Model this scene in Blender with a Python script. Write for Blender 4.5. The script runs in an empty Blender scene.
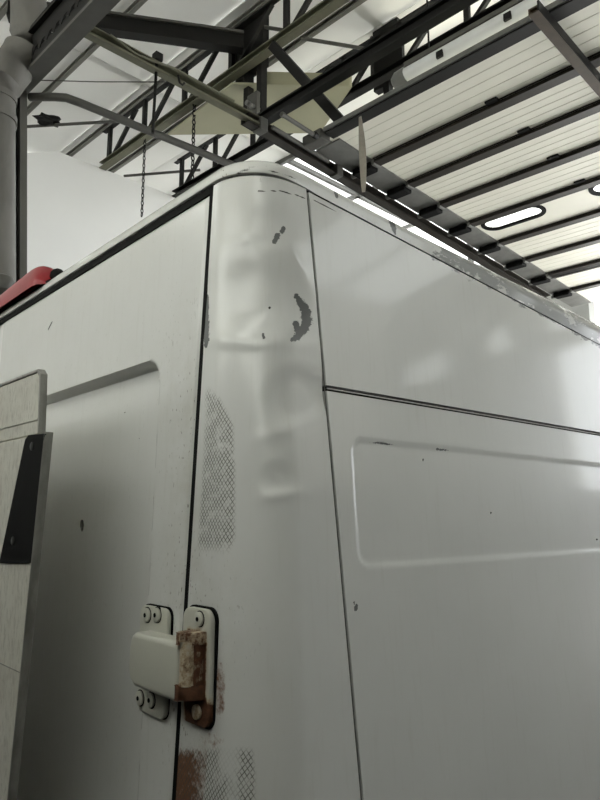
import bpy, bmesh, math, random
import numpy as np
from mathutils import Vector, Matrix
random.seed(7)
rng = np.random.default_rng(7)
scene = bpy.context.scene
col = scene.collection

# ------------------------------------------------------------------ camera
F = 684.0
PITCH = math.atan(117 / 684.0)
AZ = math.radians(48.67)
CAM = np.array([0.858, -0.657, 1.85])
FWD = np.array([-math.sin(AZ) * math.cos(PITCH), math.cos(AZ) * math.cos(PITCH), math.sin(PITCH)])
RIGHT = np.array([math.cos(AZ), math.sin(AZ), 0.0])
UP = np.cross(RIGHT, FWD)
cam_data = bpy.data.cameras.new('camera')
cam_data.sensor_fit = 'VERTICAL'
cam_data.sensor_height = 24.0
cam_data.lens = 24.0 * F / 800.0
cam_data.clip_start = 0.02
cam = bpy.data.objects.new('camera', cam_data)
col.objects.link(cam)
M = Matrix.Identity(4)
for i in range(3):
    M[i][0], M[i][1], M[i][2], M[i][3] = RIGHT[i], UP[i], -FWD[i], CAM[i]
cam.matrix_world = M
scene.camera = cam

# ------------------------------------------------------------------ world and exposure
world = bpy.data.worlds.new('overcast_sky')
scene.world = world
world.use_nodes = True
bg = world.node_tree.nodes['Background']
bg.inputs['Color'].default_value = (0.935, 0.975, 1.0, 1)
bg.inputs['Strength'].default_value = 1.6
sun_data = bpy.data.lights.new('sun', 'SUN')
sun_data.energy = 6.5; sun_data.angle = math.radians(1.5); sun_data.color = (1.0, 0.98, 0.95)
sun = bpy.data.objects.new('sun', sun_data); col.objects.link(sun)
sun.rotation_euler = Vector((-0.42, 0.30, 0.86)).to_track_quat('Z', 'Y').to_euler()
scene.view_settings.view_transform = 'Standard'
scene.view_settings.look = 'None'
scene.view_settings.gamma = 1.0
scene.view_settings.use_curve_mapping = False
scene.view_settings.exposure = 1.5
scene.cycles.use_denoising = True
scene.cycles.max_bounces = 10
scene.cycles.diffuse_bounces = 5
scene.cycles.transparent_max_bounces = 12

# ------------------------------------------------------------------ pixel -> point helpers (a direction; depth comes from a plane)
BROT = math.radians(3.55)          # the hall is turned slightly against the van
CB, SB = math.cos(BROT), math.sin(BROT)
def ray(x, y):
    return FWD * F + RIGHT * (x - 300) + UP * (400 - y)
def fb(p):                          # hall axes -> world
    return np.array([CB * p[0] - SB * p[1], SB * p[0] + CB * p[1], p[2]])
def tb(p):
    return np.array([CB * p[0] + SB * p[1], -SB * p[0] + CB * p[1], p[2]])
def hit(x, y, p0, n):
    d = ray(x, y)
    return CAM + d * (np.dot(np.array(p0) - CAM, n) / np.dot(d, n))
def atz(x, y, z):                   # hall coordinates of a pixel on the height z
    return tb(hit(x, y, (0, 0, z), np.array([0, 0, 1.0])))
def proj(P):
    V = np.asarray(P) - CAM
    w = V @ FWD
    return 300 + F * (V @ RIGHT) / w, 400 - F * (V @ UP) / w

# ------------------------------------------------------------------ materials
def mat(name):
    m = bpy.data.materials.new(name)
    m.use_nodes = True
    return m, m.node_tree, m.node_tree.nodes['Principled BSDF']
def node(t, kind, **kw):
    n = t.nodes.new(kind)
    for k, v in kw.items():
        setattr(n, k, v)
    return n
def mathn(t, op, a, b=None, c=None, clamp=False):
    n = t.nodes.new('ShaderNodeMath'); n.operation = op; n.use_clamp = clamp
    for i, v in enumerate((a, b, c)):
        if v is None: continue
        if isinstance(v, (int, float)): n.inputs[i].default_value = v
        else: t.links.new(v, n.inputs[i])
    return n.outputs[0]
def mixc(t, fac, a, b):
    n = t.nodes.new('ShaderNodeMix'); n.data_type = 'RGBA'
    for s, v in ((n.inputs[0], fac), (n.inputs[6], a), (n.inputs[7], b)):
        if isinstance(v, tuple): s.default_value = (*v, 1) if len(v) == 3 else v
        elif isinstance(v, (int, float)): s.default_value = v
        else: t.links.new(v, s)
    return n.outputs[2]
def noise(t, scale, detail=4, rough=.55, vec=None, dist=0.0):
    n = t.nodes.new('ShaderNodeTexNoise')
    n.inputs['Scale'].default_value = scale; n.inputs['Detail'].default_value = detail
    n.inputs['Roughness'].default_value = rough; n.inputs['Distortion'].default_value = dist
    if vec is not None: t.links.new(vec, n.inputs['Vector'])
    return n.outputs['Fac']
def ramp(t, v, lo, hi):
    n = t.nodes.new('ShaderNodeMapRange'); n.clamp = True
    t.links.new(v, n.inputs[0]); n.inputs[1].default_value = lo; n.inputs[2].default_value = hi
    return n.outputs[0]
def scaled_pos(t, sx, sy, sz):
    g = t.nodes.new('ShaderNodeNewGeometry')
    m = t.nodes.new('ShaderNodeVectorMath'); m.operation = 'MULTIPLY'
    t.links.new(g.outputs['Position'], m.inputs[0]); m.inputs[1].default_value = (sx, sy, sz)
    return m.outputs[0]
def simple(name, color, rough=.6, metal=0.0, var=.25, scale=6.0, stretch=(1, 1, 1), dark=.5, bump=0.0, spec=.5):
    """plain colour with noise-driven stains"""
    m, t, b = mat(name)
    p = scaled_pos(t, *stretch)
    n1 = noise(t, scale, 5, .6, p)
    f = ramp(t, n1, .35, .75)
    c2 = tuple(c * dark for c in color)
    f2 = mathn(t, 'MULTIPLY', f, var)
    t.links.new(mixc(t, f2, color, c2), b.inputs['Base Color'])
    b.inputs['Roughness'].default_value = rough
    b.inputs['Metallic'].default_value = metal
    b.inputs['Specular IOR Level'].default_value = spec
    if bump:
        bn = node(t, 'ShaderNodeBump'); bn.inputs['Strength'].default_value = bump; bn.inputs['Distance'].default_value = .002
        t.links.new(noise(t, scale * 8, 3, .6, p), bn.inputs['Height']); t.links.new(bn.outputs[0], b.inputs['Normal'])
    return m

MATS = {}
def paint_material():
    m, t, b = mat('van_paint')
    def attr(n):
        a = node(t, 'ShaderNodeAttribute'); a.attribute_name = n
        return a.outputs['Fac']
    chip, rust, grid, su, dirt = attr('chip'), attr('rust'), attr('grid'), attr('su'), attr('dirt')
    pos = scaled_pos(t, 1, 1, 1)
    g = node(t, 'ShaderNodeNewGeometry'); sep = node(t, 'ShaderNodeSeparateXYZ'); t.links.new(g.outputs['Position'], sep.inputs[0])
    z = sep.outputs[2]
    base = mixc(t, mathn(t, 'MULTIPLY', ramp(t, noise(t, 3.0, 4, .6, pos), .35, .7), .35), (0.665, 0.67, 0.655), (0.59, 0.595, 0.575))
    # faint vertical dirt streaks
    st = ramp(t, noise(t, 30, 4, .7, scaled_pos(t, 3, 3, .12)), .55, .85)
    base = mixc(t, mathn(t, 'MULTIPLY', st, .16), base, (0.36, 0.34, 0.27))
    # small black specks, clustered where 'dirt' is set
    sp = ramp(t, noise(t, 210, 2, .5, scaled_pos(t, 1, 1, .45)), .66, .72)
    base = mixc(t, mathn(t, 'MULTIPLY', sp, mathn(t, 'MULTIPLY', dirt, .75)), base, (0.09, 0.08, 0.06))
    base = mixc(t, mathn(t, 'MULTIPLY', dirt, mathn(t, 'MULTIPLY', ramp(t, noise(t, 14, 5, .7, pos), .35, .75), .35)), base, (0.30, 0.28, 0.2))
    # torn print of a removed mesh sticker: diamond lines
    k = 1 / 0.0084
    zz = mathn(t, 'MULTIPLY', z, .82)
    def lines(s):
        a = mathn(t, 'MULTIPLY', mathn(t, 'ADD', su, zz) if s > 0 else mathn(t, 'SUBTRACT', su, zz), k)
        fr = mathn(t, 'ABSOLUTE', mathn(t, 'SUBTRACT', mathn(t, 'FRACT', a), .5))
        return ramp(t, fr, .16, .05)
    ln = mathn(t, 'MAXIMUM', lines(1), lines(-1))
    gm = mathn(t, 'MULTIPLY', grid, ramp(t, noise(t, 45, 4, .65, pos), .33, .52))
    gm = mathn(t, 'MULTIPLY', gm, .85)
    base = mixc(t, mathn(t, 'MULTIPLY', gm, .13), base, (0.3, 0.3, 0.25))
    # rust
    rn = mathn(t, 'ADD', mathn(t, 'MULTIPLY', noise(t, 90, 5, .7, pos), .9), rust)
    rm = mathn(t, 'MULTIPLY', ramp(t, rn, .88, 1.18), .95)
    rm = mathn(t, 'MULTIPLY', rm, ramp(t, rust, .02, .2))
    rc = mixc(t, noise(t, 160, 3, .6, pos), (0.06, 0.019, 0.005), (0.25, 0.085, 0.018))
    base = mixc(t, rm, base, rc)
    base = mixc(t, mathn(t, 'MULTIPLY', ln, gm), base, (0.075, 0.07, 0.06))
    # chipped paint down to grey primer
    cn = mathn(t, 'ADD', chip, mathn(t, 'MULTIPLY', mathn(t, 'SUBTRACT', noise(t, 170, 4, .7, pos), .5), 1.0))
    cm = mathn(t, 'MULTIPLY', ramp(t, cn, .46, .54), ramp(t, chip, .05, .2))
    base = mixc(t, cm, base, (0.115, 0.12, 0.12))
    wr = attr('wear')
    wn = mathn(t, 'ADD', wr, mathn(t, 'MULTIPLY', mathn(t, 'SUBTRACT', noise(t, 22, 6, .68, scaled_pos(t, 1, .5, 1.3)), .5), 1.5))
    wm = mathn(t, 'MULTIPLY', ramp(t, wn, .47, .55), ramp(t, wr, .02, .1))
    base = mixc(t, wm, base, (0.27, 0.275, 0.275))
    # fine black cracks
    ck = attr('crack')
    ckn = mathn(t, 'ADD', ck, mathn(t, 'MULTIPLY', mathn(t, 'SUBTRACT', noise(t, 60, 4, .7, pos), .5), .35))
    ckm = mathn(t, 'MULTIPLY', ramp(t, ckn, .45, .6), ramp(t, ck, .05, .2))
    base = mixc(t, ckm, base, (0.03, 0.03, 0.025))
    t.links.new(base, b.inputs['Base Color'])
    bad = mathn(t, 'MAXIMUM', rm, cm)
    ro = mathn(t, 'MULTIPLY_ADD', bad, .45, .27)
    t.links.new(ro, b.inputs['Roughness'])
    b.inputs['Specular IOR Level'].default_value = .5
    b.inputs['Coat Weight'].default_value = .5
    b.inputs['Coat Roughness'].default_value = .07
    # paint stands proud of the chips; slight orange peel
    bn = node(t, 'ShaderNodeBump'); bn.inputs['Strength'].default_value = .35; bn.inputs['Distance'].default_value = .0005
    hgt = mathn(t, 'SUBTRACT', mathn(t, 'MULTIPLY', noise(t, 9, 2, .5, pos), 1.5), bad)
    t.links.new(hgt, bn.inputs['Height']); t.links.new(bn.outputs[0], b.inputs['Normal'])
    return m
PAINT = paint_material()

BLACK = simple('black_rubber', (0.0045, 0.0045, 0.0045), .7, var=.4, scale=20, spec=.12)
SEALANT = simple('grey_seam_sealant', (0.16, 0.16, 0.15), .7, 0, .7, 40)
INNER = simple('dark_body_cavity', (0.008, 0.008, 0.008), .9)
DSTEEL = simple('dark_steel', (0.0095, 0.009, 0.0083), .55, .0, .5, 8, bump=.2, spec=.25)
BSTEEL = simple('brown_dark_steel', (0.027, 0.0225, 0.018), .5, .0, .5, 9, bump=.2, spec=.3)
GSTEEL = simple('grey_painted_steel', (0.085, 0.083, 0.075), .55, .0, .5, 7, bump=.2)
PSTEEL = simple('grey_purlin_paint', (0.20, 0.195, 0.175), .6, 0, .4, 5)
DUCT = simple('dirty_grey_duct', (0.17, 0.165, 0.15), .6, 0, .7, 5, (1, 1, .4), dark=.4, bump=.2)
LSTEEL = simple('pale_painted_column', (0.115, 0.112, 0.10), .6, .0, .6, 5, (1, 1, .4), bump=.2)
GALV = simple('galvanised_steel', (0.20, 0.20, 0.19), .5, .2, .5, 9, bump=.1)
GREEN = simple('olive_painted_steel', (0.145, 0.143, 0.095), .55, 0, .55, 8, bump=.2)
CREAMP = simple('cream_door_panel', (0.82, 0.805, 0.71), .5, 0, .3, 3, dark=.8)
OLIVEP = simple('pale_olive_sheet', (0.37, 0.36, 0.25), .6, 0, .4, 2, dark=.75)
CONC = simple('concrete_floor_stain', (0.045, 0.043, 0.04), .8, 0, .6, 1.2, bump=.4)
WALLW = simple('white_painted_wall', (0.78, 0.785, 0.78), .85, 0, .12, 1.5, dark=.8, bump=.2)
YARD = simple('pale_yard_concrete', (0.74, 0.735, 0.71), .8, 0, .3, .6)
WALLC = simple('cream_painted_wall', (0.72, 0.68, 0.55), .85, 0, .2, 1.5, dark=.8)
WALLG = simple('grey_sheet_wall', (0.33, 0.33, 0.31), .8, 0, .4, 1.0)
WALLD = simple('dark_dado', (0.028, 0.028, 0.027), .8, 0, .4, 1.0)
WALLB = simple('grey_added_wall', (0.11, 0.112, 0.11), .8, 0, .4, 1.0)
BROWNB = simple('rusty_brown_bar', (0.055, 0.036, 0.017), .6, 0, .7, 14, bump=.3)
CHIPSCREW = simple('zinc_bolt', (0.23, 0.225, 0.20), .45, .5, .4, 60)
ALU = simple('scuffed_aluminium', (0.34, 0.335, 0.31), .5, .35, .7, 40, (1, 1, .3), dark=.35, bump=.3)
TAPE = simple('grey_tape', (0.36, 0.33, 0.28), .6, 0, .5, 30)
TYRE = simple('tyre_rubber', (0.015, 0.015, 0.015), .8)
RAG = simple('black_rag', (0.008, 0.008, 0.008), .9, bump=.5)

def platform_material():
    m, t, b = mat('scuffed_white_platform')
    pos = scaled_pos(t, 1, 1, .25)
    s = ramp(t, noise(t, 150, 5, .75, pos), .50, .72)
    c = mixc(t, mathn(t, 'MULTIPLY', s, .7), (0.60, 0.59, 0.53), (0.22, 0.20, 0.17))
    s2 = ramp(t, noise(t, 14, 4, .7, scaled_pos(t, 1, 1, 1)), .4, .75)
    c = mixc(t, mathn(t, 'MULTIPLY', s2, .3), c, (0.25, 0.22, 0.17))
    t.links.new(c, b.inputs['Base Color']); b.inputs['Roughness'].default_value = .6
    return m
PLATFORM = platform_material()

def rusty_hinge_material():
    m, t, b = mat('rusty_painted_hinge')
    pos = scaled_pos(t, 1, 1, 1)
    a = node(t, 'ShaderNodeAttribute'); a.attribute_name = 'rust'
    rn = mathn(t, 'ADD', mathn(t, 'MULTIPLY', noise(t, 70, 5, .7, pos), 1.0), a.outputs['Fac'])
    f = ramp(t, rn, .95, 1.15)
    rc = mixc(t, noise(t, 120, 4, .6, pos), (0.020, 0.009, 0.006), (0.15, 0.058, 0.022))
    halo = ramp(t, rn, .75, 1.0)
    c = mixc(t, mathn(t, 'MULTIPLY', halo, .6), (0.50, 0.50, 0.44), (0.42, 0.27, 0.12))
    c = mixc(t, f, c, rc)
    t.links.new(c, b.inputs['Base Color'])
    t.links.new(mathn(t, 'MULTIPLY_ADD', f, .45, .35), b.inputs['Roughness'])
    bn = node(t, 'ShaderNodeBump'); bn.inputs['Strength'].default_value = .5; bn.inputs['Distance'].default_value = .001
    t.links.new(noise(t, 150, 4, .6, pos), bn.inputs['Height']); t.links.new(bn.outputs[0], b.inputs['Normal'])
    return m
HINGE = rusty_hinge_material()

def red_material():
    m, t, b = mat('red_lens')
    c = mixc(t, ramp(t, noise(t, 6, 4, .6, scaled_pos(t, 1, 1, 1)), .4, .7), (0.30, 0.010, 0.018), (0.20, 0.008, 0.012))
    t.links.new(c, b.inputs['Base Color'])
    b.inputs['Roughness'].default_value = .32; b.inputs['Specular IOR Level'].default_value = .3
    b.inputs['Subsurface Weight'].default_value = .0
    return m
RED = red_material()

def roof_material():
    """milky fibreglass sheet that lets daylight through"""
    m = bpy.data.materials.new('milky_roof_sheet'); m.use_nodes = True
    t = m.node_tree; t.nodes.clear()
    out = node(t, 'ShaderNodeOutputMaterial')
    d = node(t, 'ShaderNodeBsdfDiffuse'); tr = node(t, 'ShaderNodeBsdfTranslucent'); mx = node(t, 'ShaderNodeMixShader')
    f = ramp(t, noise(t, .9, 5, .6, scaled_pos(t, 1, 1, 1)), .3, .75)
    c = mixc(t, mathn(t, 'MULTIPLY', f, .35), (0.84, 0.84, 0.82), (0.70, 0.69, 0.65))
    t.links.new(c, d.inputs[0]); t.links.new(c, tr.inputs[0])
    mx.inputs[0].default_value = .12
    t.links.new(d.outputs[0], mx.inputs[1]); t.links.new(tr.outputs[0], mx.inputs[2]); t.links.new(mx.outputs[0], out.inputs[0])
    return m
ROOF = roof_material()

def glass_material(name, tint, refl=.06):
    m = bpy.data.materials.new(name); m.use_nodes = True
    t = m.node_tree; t.nodes.clear()
    out = node(t, 'ShaderNodeOutputMaterial')
    a = node(t, 'ShaderNodeBsdfTransparent'); g = node(t, 'ShaderNodeBsdfGlossy'); mx = node(t, 'ShaderNodeMixShader')
    c = mixc(t, mathn(t, 'MULTIPLY', noise(t, 3, 3, .5, scaled_pos(t, 1, 1, 1)), .3), tint, tuple(x * .85 for x in tint))
    t.links.new(c, a.inputs[0]); g.inputs['Roughness'].default_value = .08
    mx.inputs[0].default_value = refl
    t.links.new(a.outputs[0], mx.inputs[1]); t.links.new(g.outputs[0], mx.inputs[2]); t.links.new(mx.outputs[0], out.inputs[0])
    return m
GLASS = glass_material('clear_glazing', (0.94, 0.94, 0.92))
WARMTINT = glass_material('warm_tint_glazing', (0.95, 0.94, 0.89))  # tinted to warm the daylight from the two added rear openings
def lightcover():
    m, t, b = mat('clear_lamp_cover')
    c = mixc(t, noise(t, 8, 3, .5, scaled_pos(t, 1, 1, 1)), (0.80, 0.81, 0.82), (0.68, 0.69, 0.70))
    t.links.new(c, b.inputs['Base Color']); b.inputs['Roughness'].default_value = .25
    b.inputs['Transmission Weight'].default_value = .0
    return m
COVER = lightcover()

# ------------------------------------------------------------------ object helpers
def link(name, me, m=None, parent=None):
    o = bpy.data.objects.new(name, me)
    col.objects.link(o)
    if m is not None and me is not None and not me.materials: me.materials.append(m)
    if parent is not None: o.parent = parent
    return o
def empty(name, loc=(0, 0, 0)):
    """an Empty with no offset maths needed: children keep world coordinates"""
    o = bpy.data.objects.new(name, None)
    o.location = tuple(loc); col.objects.link(o); o.empty_display_size = .1
    return o
def adopt(o, parent):
    o.parent = parent
    o.matrix_parent_inverse = Matrix.Translation(parent.location).inverted() if parent.type == 'EMPTY' else Matrix.Identity(4)
    return o
def tag(o, label=None, cat=None, group=None, kind=None):
    if label: o['label'] = label
    if cat: o['category'] = cat
    if group: o['group'] = group
    if kind: o['kind'] = kind
    return o
def mesh(name, verts, faces, m, parent=None, smooth=False, bevel=0.0, hall=False, seg=2):
    verts = [fb(v) for v in verts] if hall else verts
    me = bpy.data.meshes.new(name)
    me.from_pydata([tuple(map(float, v)) for v in verts], [], [tuple(int(i) for i in f) for f in faces])
    bm = bmesh.new(); bm.from_mesh(me)
    bmesh.ops.remove_doubles(bm, verts=bm.verts, dist=1e-6)
    bmesh.ops.recalc_face_normals(bm, faces=bm.faces)
    if bevel:
        es = [e for e in bm.edges if e.is_manifold and e.calc_face_angle(0) > .6]
        bmesh.ops.bevel(bm, geom=es, offset=bevel, segments=seg, affect='EDGES', profile=.5, clamp_overlap=True)
    bm.to_mesh(me); bm.free()
    if smooth:
        me.polygons.foreach_set('use_smooth', [True] * len(me.polygons))
        try: me.set_sharp_from_angle(angle=math.radians(40))
        except Exception: pass
    o = link(name, me, m)
    if parent is not None: adopt(o, parent)
    return o
BOXF = [(0, 1, 2, 3), (4, 7, 6, 5), (0, 4, 5, 1), (1, 5, 6, 2), (2, 6, 7, 3), (3, 7, 4, 0)]
def box(name, lo, hi, m, parent=None, bevel=0.0, hall=False):
    (x0, y0, z0), (x1, y1, z1) = lo, hi
    v = [(x0, y0, z0), (x1, y0, z0), (x1, y1, z0), (x0, y1, z0), (x0, y0, z1), (x1, y0, z1), (x1, y1, z1), (x0, y1, z1)]
    return mesh(name, v, BOXF, m, parent, bevel=bevel, hall=hall)
PROFILES = {
    'I': lambda w, h, t: [(-w, -h), (w, -h), (w, -h + t), (t * .5, -h + t), (t * .5, h - t), (w, h - t), (w, h), (-w, h), (-w, h - t), (-t * .5, h - t), (-t * .5, -h + t), (-w, -h + t)],
    'C': lambda w, h, t: [(-w, -h), (w, -h), (w, -h + t), (-w + t, -h + t), (-w + t, h - t), (w, h - t), (w, h), (-w, h)],
    'L': lambda w, h, t: [(-w, -h), (w, -h), (w, -h + t), (-w + t, -h + t), (-w + t, h), (-w, h)],
    'B': lambda w, h, t: [(-w, -h), (w, -h), (w, h), (-w, h)],
    'O': lambda w, h, t: [(w * math.cos(a), h * math.sin(a)) for a in np.linspace(0, 2 * math.pi, 12, endpoint=False)],
}
def bar(name, a, b, w, h, m, parent=None, prof='B', t=.01, hall=True, up=(0, 0, 1), flip=1):
    """extruded section from a to b (half width w across, half height h along 'up')"""
    a, b = np.array(a, float), np.array(b, float)
    d = (b - a) / np.linalg.norm(b - a)
    u = np.array(up, float)
    if abs(np.dot(u, d)) > .95: u = np.array([0, 1.0, 0])
    s = np.cross(d, u); s /= np.linalg.norm(s)
    u = np.cross(s, d)
    P = PROFILES[prof](w, h, t); n = len(P)
    v = [a + s * p[0] * flip + u * p[1] for p in P] + [b + s * p[0] * flip + u * p[1] for p in P]
    f = [(i, (i + 1) % n, n + (i + 1) % n, n + i) for i in range(n)] + [tuple(range(n))[::-1], tuple(range(n, 2 * n))]
    return mesh(name, v, f, m, parent, smooth=(prof == 'O'), hall=hall)
def tube(name, pts, r, m, parent=None, hall=True, n=12):
    """swept round tube along points"""
    pts = [np.array(p, float) for p in pts]
    v, f = [], []
    ref = np.array([0.13, .31, 1.0])
    for i, p in enumerate(pts):
        d = pts[min(i + 1, len(pts) - 1)] - pts[max(i - 1, 0)]; d /= np.linalg.norm(d)
        s = np.cross(d, ref); s /= np.linalg.norm(s); u = np.cross(s, d)
        rr = r[i] if isinstance(r, (list, tuple)) else r
        v += [p + s * rr * math.cos(a) + u * rr * math.sin(a) for a in np.linspace(0, 2 * math.pi, n, endpoint=False)]
    for i in range(len(pts) - 1):
        f += [(i * n + k, i * n + (k + 1) % n, (i + 1) * n + (k + 1) % n, (i + 1) * n + k) for k in range(n)]
    f += [tuple(range(n))[::-1], tuple(range((len(pts) - 1) * n, len(pts) * n))]
    return mesh(name, v, f, m, parent, smooth=True, hall=hall)
def prism(name, poly, axis0, axis1, axisd, origin, depth, m, parent=None, bevel=0.0, hall=False, smooth=False, seg=2):
    """flat outline 'poly' in (axis0, axis1) through origin, given a thickness along axisd"""
    o = np.array(origin, float); a0, a1, ad = (np.array(x, float) for x in (axis0, axis1, axisd))
    n = len(poly)
    v = [o + a0 * p + a1 * q for p, q in poly] + [o + a0 * p + a1 * q + ad * depth for p, q in poly]
    f = [tuple(range(n)), tuple(range(n, 2 * n))[::-1]] + [(i, n + i, n + (i + 1) % n, (i + 1) % n) for i in range(n)]
    return mesh(name, v, f, m, parent, bevel=bevel, hall=hall, smooth=smooth, seg=seg)
def rrect(x0, z0, x1, z1, r, n=6):
    P = []
    for cx, cz, a0 in ((x1 - r, z1 - r, 0), (x0 + r, z1 - r, 90), (x0 + r, z0 + r, 180), (x1 - r, z0 + r, 270)):
        for k in range(n + 1):
            a = math.radians(a0 + 90 * k / n)
            P.append((cx + r * math.cos(a), cz + r * math.sin(a)))
    return P
def grid_mesh(name, P, m, parent=None, attrs=None, smooth=True, skirt=None):
    """P: (nu, nv, 3) array of points -> smooth quad sheet; skirt = offset vector of a turned-in rim for thickness"""
    nu, nv = P.shape[:2]
    V = P.reshape(-1, 3)
    I = np.arange(nu * nv).reshape(nu, nv)
    Fq = np.stack([I[:-1, :-1], I[1:, :-1], I[1:, 1:], I[:-1, 1:]], -1).reshape(-1, 4)
    if skirt is not None:
        ring = np.concatenate([I[:, 0], I[-1, 1:], I[-2::-1, -1], I[0, -2:0:-1]])
        base = len(V)
        V = np.concatenate([V, V[ring] + skirt(V[ring])])
        k = len(ring); j = np.arange(k)
        Fs = np.stack([ring, base + j, base + (j + 1) % k, ring[(j + 1) % k]], -1)
        Fq = np.concatenate([Fq, Fs])
    me = bpy.data.meshes.new(name)
    me.vertices.add(len(V)); me.vertices.foreach_set('co', V.astype(np.float32).ravel())
    me.loops.add(Fq.size); me.loops.foreach_set('vertex_index', Fq.astype(np.int32).ravel())
    me.polygons.add(len(Fq)); me.polygons.foreach_set('loop_start', np.arange(0, Fq.size, 4, dtype=np.int32))
    me.update(calc_edges=True); me.validate()
    for an, arr in (attrs or {}).items():
        a = me.attributes.new(an, 'FLOAT', 'POINT')
        full = np.zeros(len(V), np.float32); full[:nu * nv] = np.asarray(arr, np.float32).ravel()
        if skirt is not None: full[nu * nv:] = full[ring]
        a.data.foreach_set('value', full)
    if smooth:
        me.polygons.foreach_set('use_smooth', [True] * len(me.polygons))
        me.set_sharp_from_angle(angle=math.radians(50))
    o = link(name, me, m)
    if parent is not None: adopt(o, parent)
    return o
def stroke(px, py, pts):
    """soft mask (0..1) around a polyline of (x, y, halfwidth)"""
    out = np.zeros_like(px)
    if len(pts) == 1: pts = pts * 2
    for (x0, y0, r0), (x1, y1, r1) in zip(pts[:-1], pts[1:]):
        dx, dy = x1 - x0, y1 - y0
        L2 = dx * dx + dy * dy + 1e-9
        tt = np.clip(((px - x0) * dx + (py - y0) * dy) / L2, 0, 1)
        d = np.hypot(px - x0 - tt * dx, py - y0 - tt * dy)
        r = r0 + (r1 - r0) * tt
        out = np.maximum(out, np.clip(1.0 - .5 * d / np.maximum(r, .1), 0, 1))
    return out
def sstep(x, a, b):
    t = np.clip((x - a) / (b - a), 0, 1)
    return t * t * (3 - 2 * t)

# ================================================================== THE HALL (hall axes: x along the trusses, y along the door tracks)
RZ = 6.78
YFR, YBK, XRW = 8.5, -6.2, 7.2       # front wall, back wall, right wall
tag(box('floor', (-8.2, YBK, -.1), (XRW, YFR + .1, 0), CONC, hall=True), kind='structure')
tag(box('ground', (-25, YFR + .1, -.12), (25, 45, -.02), YARD, hall=True), 'pale concrete yard outside the doorway', 'ground', kind='structure')
def dado_wall(name, lo, hi, inner, zd=2.75, m=WALLW, top=None):
    r = empty(name, fb(((lo[0] + hi[0]) / 2, (lo[1] + hi[1]) / 2, 0))); tag(r, kind='structure')
    box('upper_wall', (lo[0], lo[1], zd), (hi[0], hi[1], top or 6.76), m, r, hall=True)
    box('dado', (lo[0], lo[1], 0), (hi[0], hi[1], zd), WALLD, r, hall=True)
    return r
dado_wall('wall_left', (-8.3, YBK), (-8.05, YFR), 1)
wb = dado_wall('wall_back', (-8.05, YBK - .25), (XRW, YBK), 1, m=WALLC, top=4.0)
box('upper_wall', (-8.05, YBK - .25, 6.2), (XRW, YBK, 6.76), WALLC, wb, hall=True)
bw = tag(empty('window_11', fb((0, YBK, 4))), kind='structure')  # unseen window band, added to light the upper part of the van's rear
for i in range(10):
    x0_, x1_ = -8.0 + i * 1.52, -8.0 + (i + 1) * 1.52
    box('pane', (x0_ + .04, YBK - .14, 4.0), (x1_ - .04, YBK - .13, 6.2), WARMTINT, bw, hall=True)
    box('mullion', (x0_ - .04, YBK - .18, 4.0), (x0_ + .04, YBK - .08, 6.2), GSTEEL, bw, hall=True)
dado_wall('wall_right', (XRW, YBK), (XRW + .2, YFR), 1, m=WALLG)
# partition beside the van with the slightly falling top, and two unseen low walls added to shade the van
XP = -6.45
v = [(XP, y, z) for y, z in ((YBK, 0), (YFR, 0), (YFR, 6.10), (tb(hit(57, 150, fb((XP, 0, 0)), fb((1, 0, 0))))[1], 6.08), (tb(hit(27, 152, fb((XP, 0, 0)), fb((1, 0, 0))))[1], 5.92), (YBK, 5.3))]
n_ = len(v); v += [(x - .15, y, z) for x, y, z in v]
tag(mesh('wall_partition', v, [tuple(range(n_)), tuple(range(n_, 2 * n_))[::-1]] + [(i, n_ + i, n_ + (i + 1) % n_, (i + 1) % n_) for i in range(n_)], WALLW, hall=True), kind='structure')
tag(box('wall_added_side', (1.95, -1.6, 0), (2.1, 6.0, 2.3), WALLB, hall=True), kind='structure')  # added out of view to darken the lower side panel
tag(box('wall_added_rear', (-6.4, -1.75, 0), (2.1, -1.6, 2.65), WALLD, hall=True), kind='structure')  # added behind the camera to keep light off the lower rear
ceiling = empty('ceiling', fb((-1, 2, RZ)))
tag(ceiling, kind='structure')
sky2 = tag(empty('window_10', fb((-1, -1, RZ))), kind='structure')  # unseen skylight strip, put in to brighten the rear doors
ys = [-6.2, -5.0, -3.4, -2.0, -.6, .5, 1.42, 2.3, 3.13, 3.77, 4.32, 4.87, 5.42]
xs_ = [-8.05, -5.6, -3.05, -.5, 2.0, 4.6, 7.2]
for j in range(len(ys) - 1):
    for i in range(len(xs_) - 1):
        dz = .016 * (i % 2) + .032 * (j % 2)
        if j == 1:
            box('pane', (xs_[i], ys[j] + .02, RZ + dz), (xs_[i + 1], ys[j + 1] - .02, RZ + .008 + dz), WARMTINT, sky2, hall=True); continue
        box('roof_sheet', (xs_[i] - .05, ys[j] - .05, RZ + dz), (xs_[i + 1] + .05, ys[j + 1] + .05, RZ + .008 + dz), ROOF, ceiling, hall=True)
sky = empty('window_1', fb((-1, 8, RZ)))
tag(sky, kind='structure')
for i in range(len(xs_) - 1):
    for y0, y1 in ((5.42, 6.95), (6.95, 8.45)):
        box('pane', (xs_[i] + .03, y0 + .03, RZ), (xs_[i + 1] - .03, y1 - .03, RZ + .008), GLASS, sky, hall=True)
for y in (5.42, 6.95, 8.45):
    box('glazing_bar', (-8.05, y - .03, RZ - .03), (7.2, y + .03, RZ + .03), GSTEEL, sky, hall=True)
for x in xs_[1:-1]:
    box('glazing_bar', (x - .03, 5.45, RZ - .03), (x + .03, 8.42, RZ + .03), GSTEEL, sky, hall=True)
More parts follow.
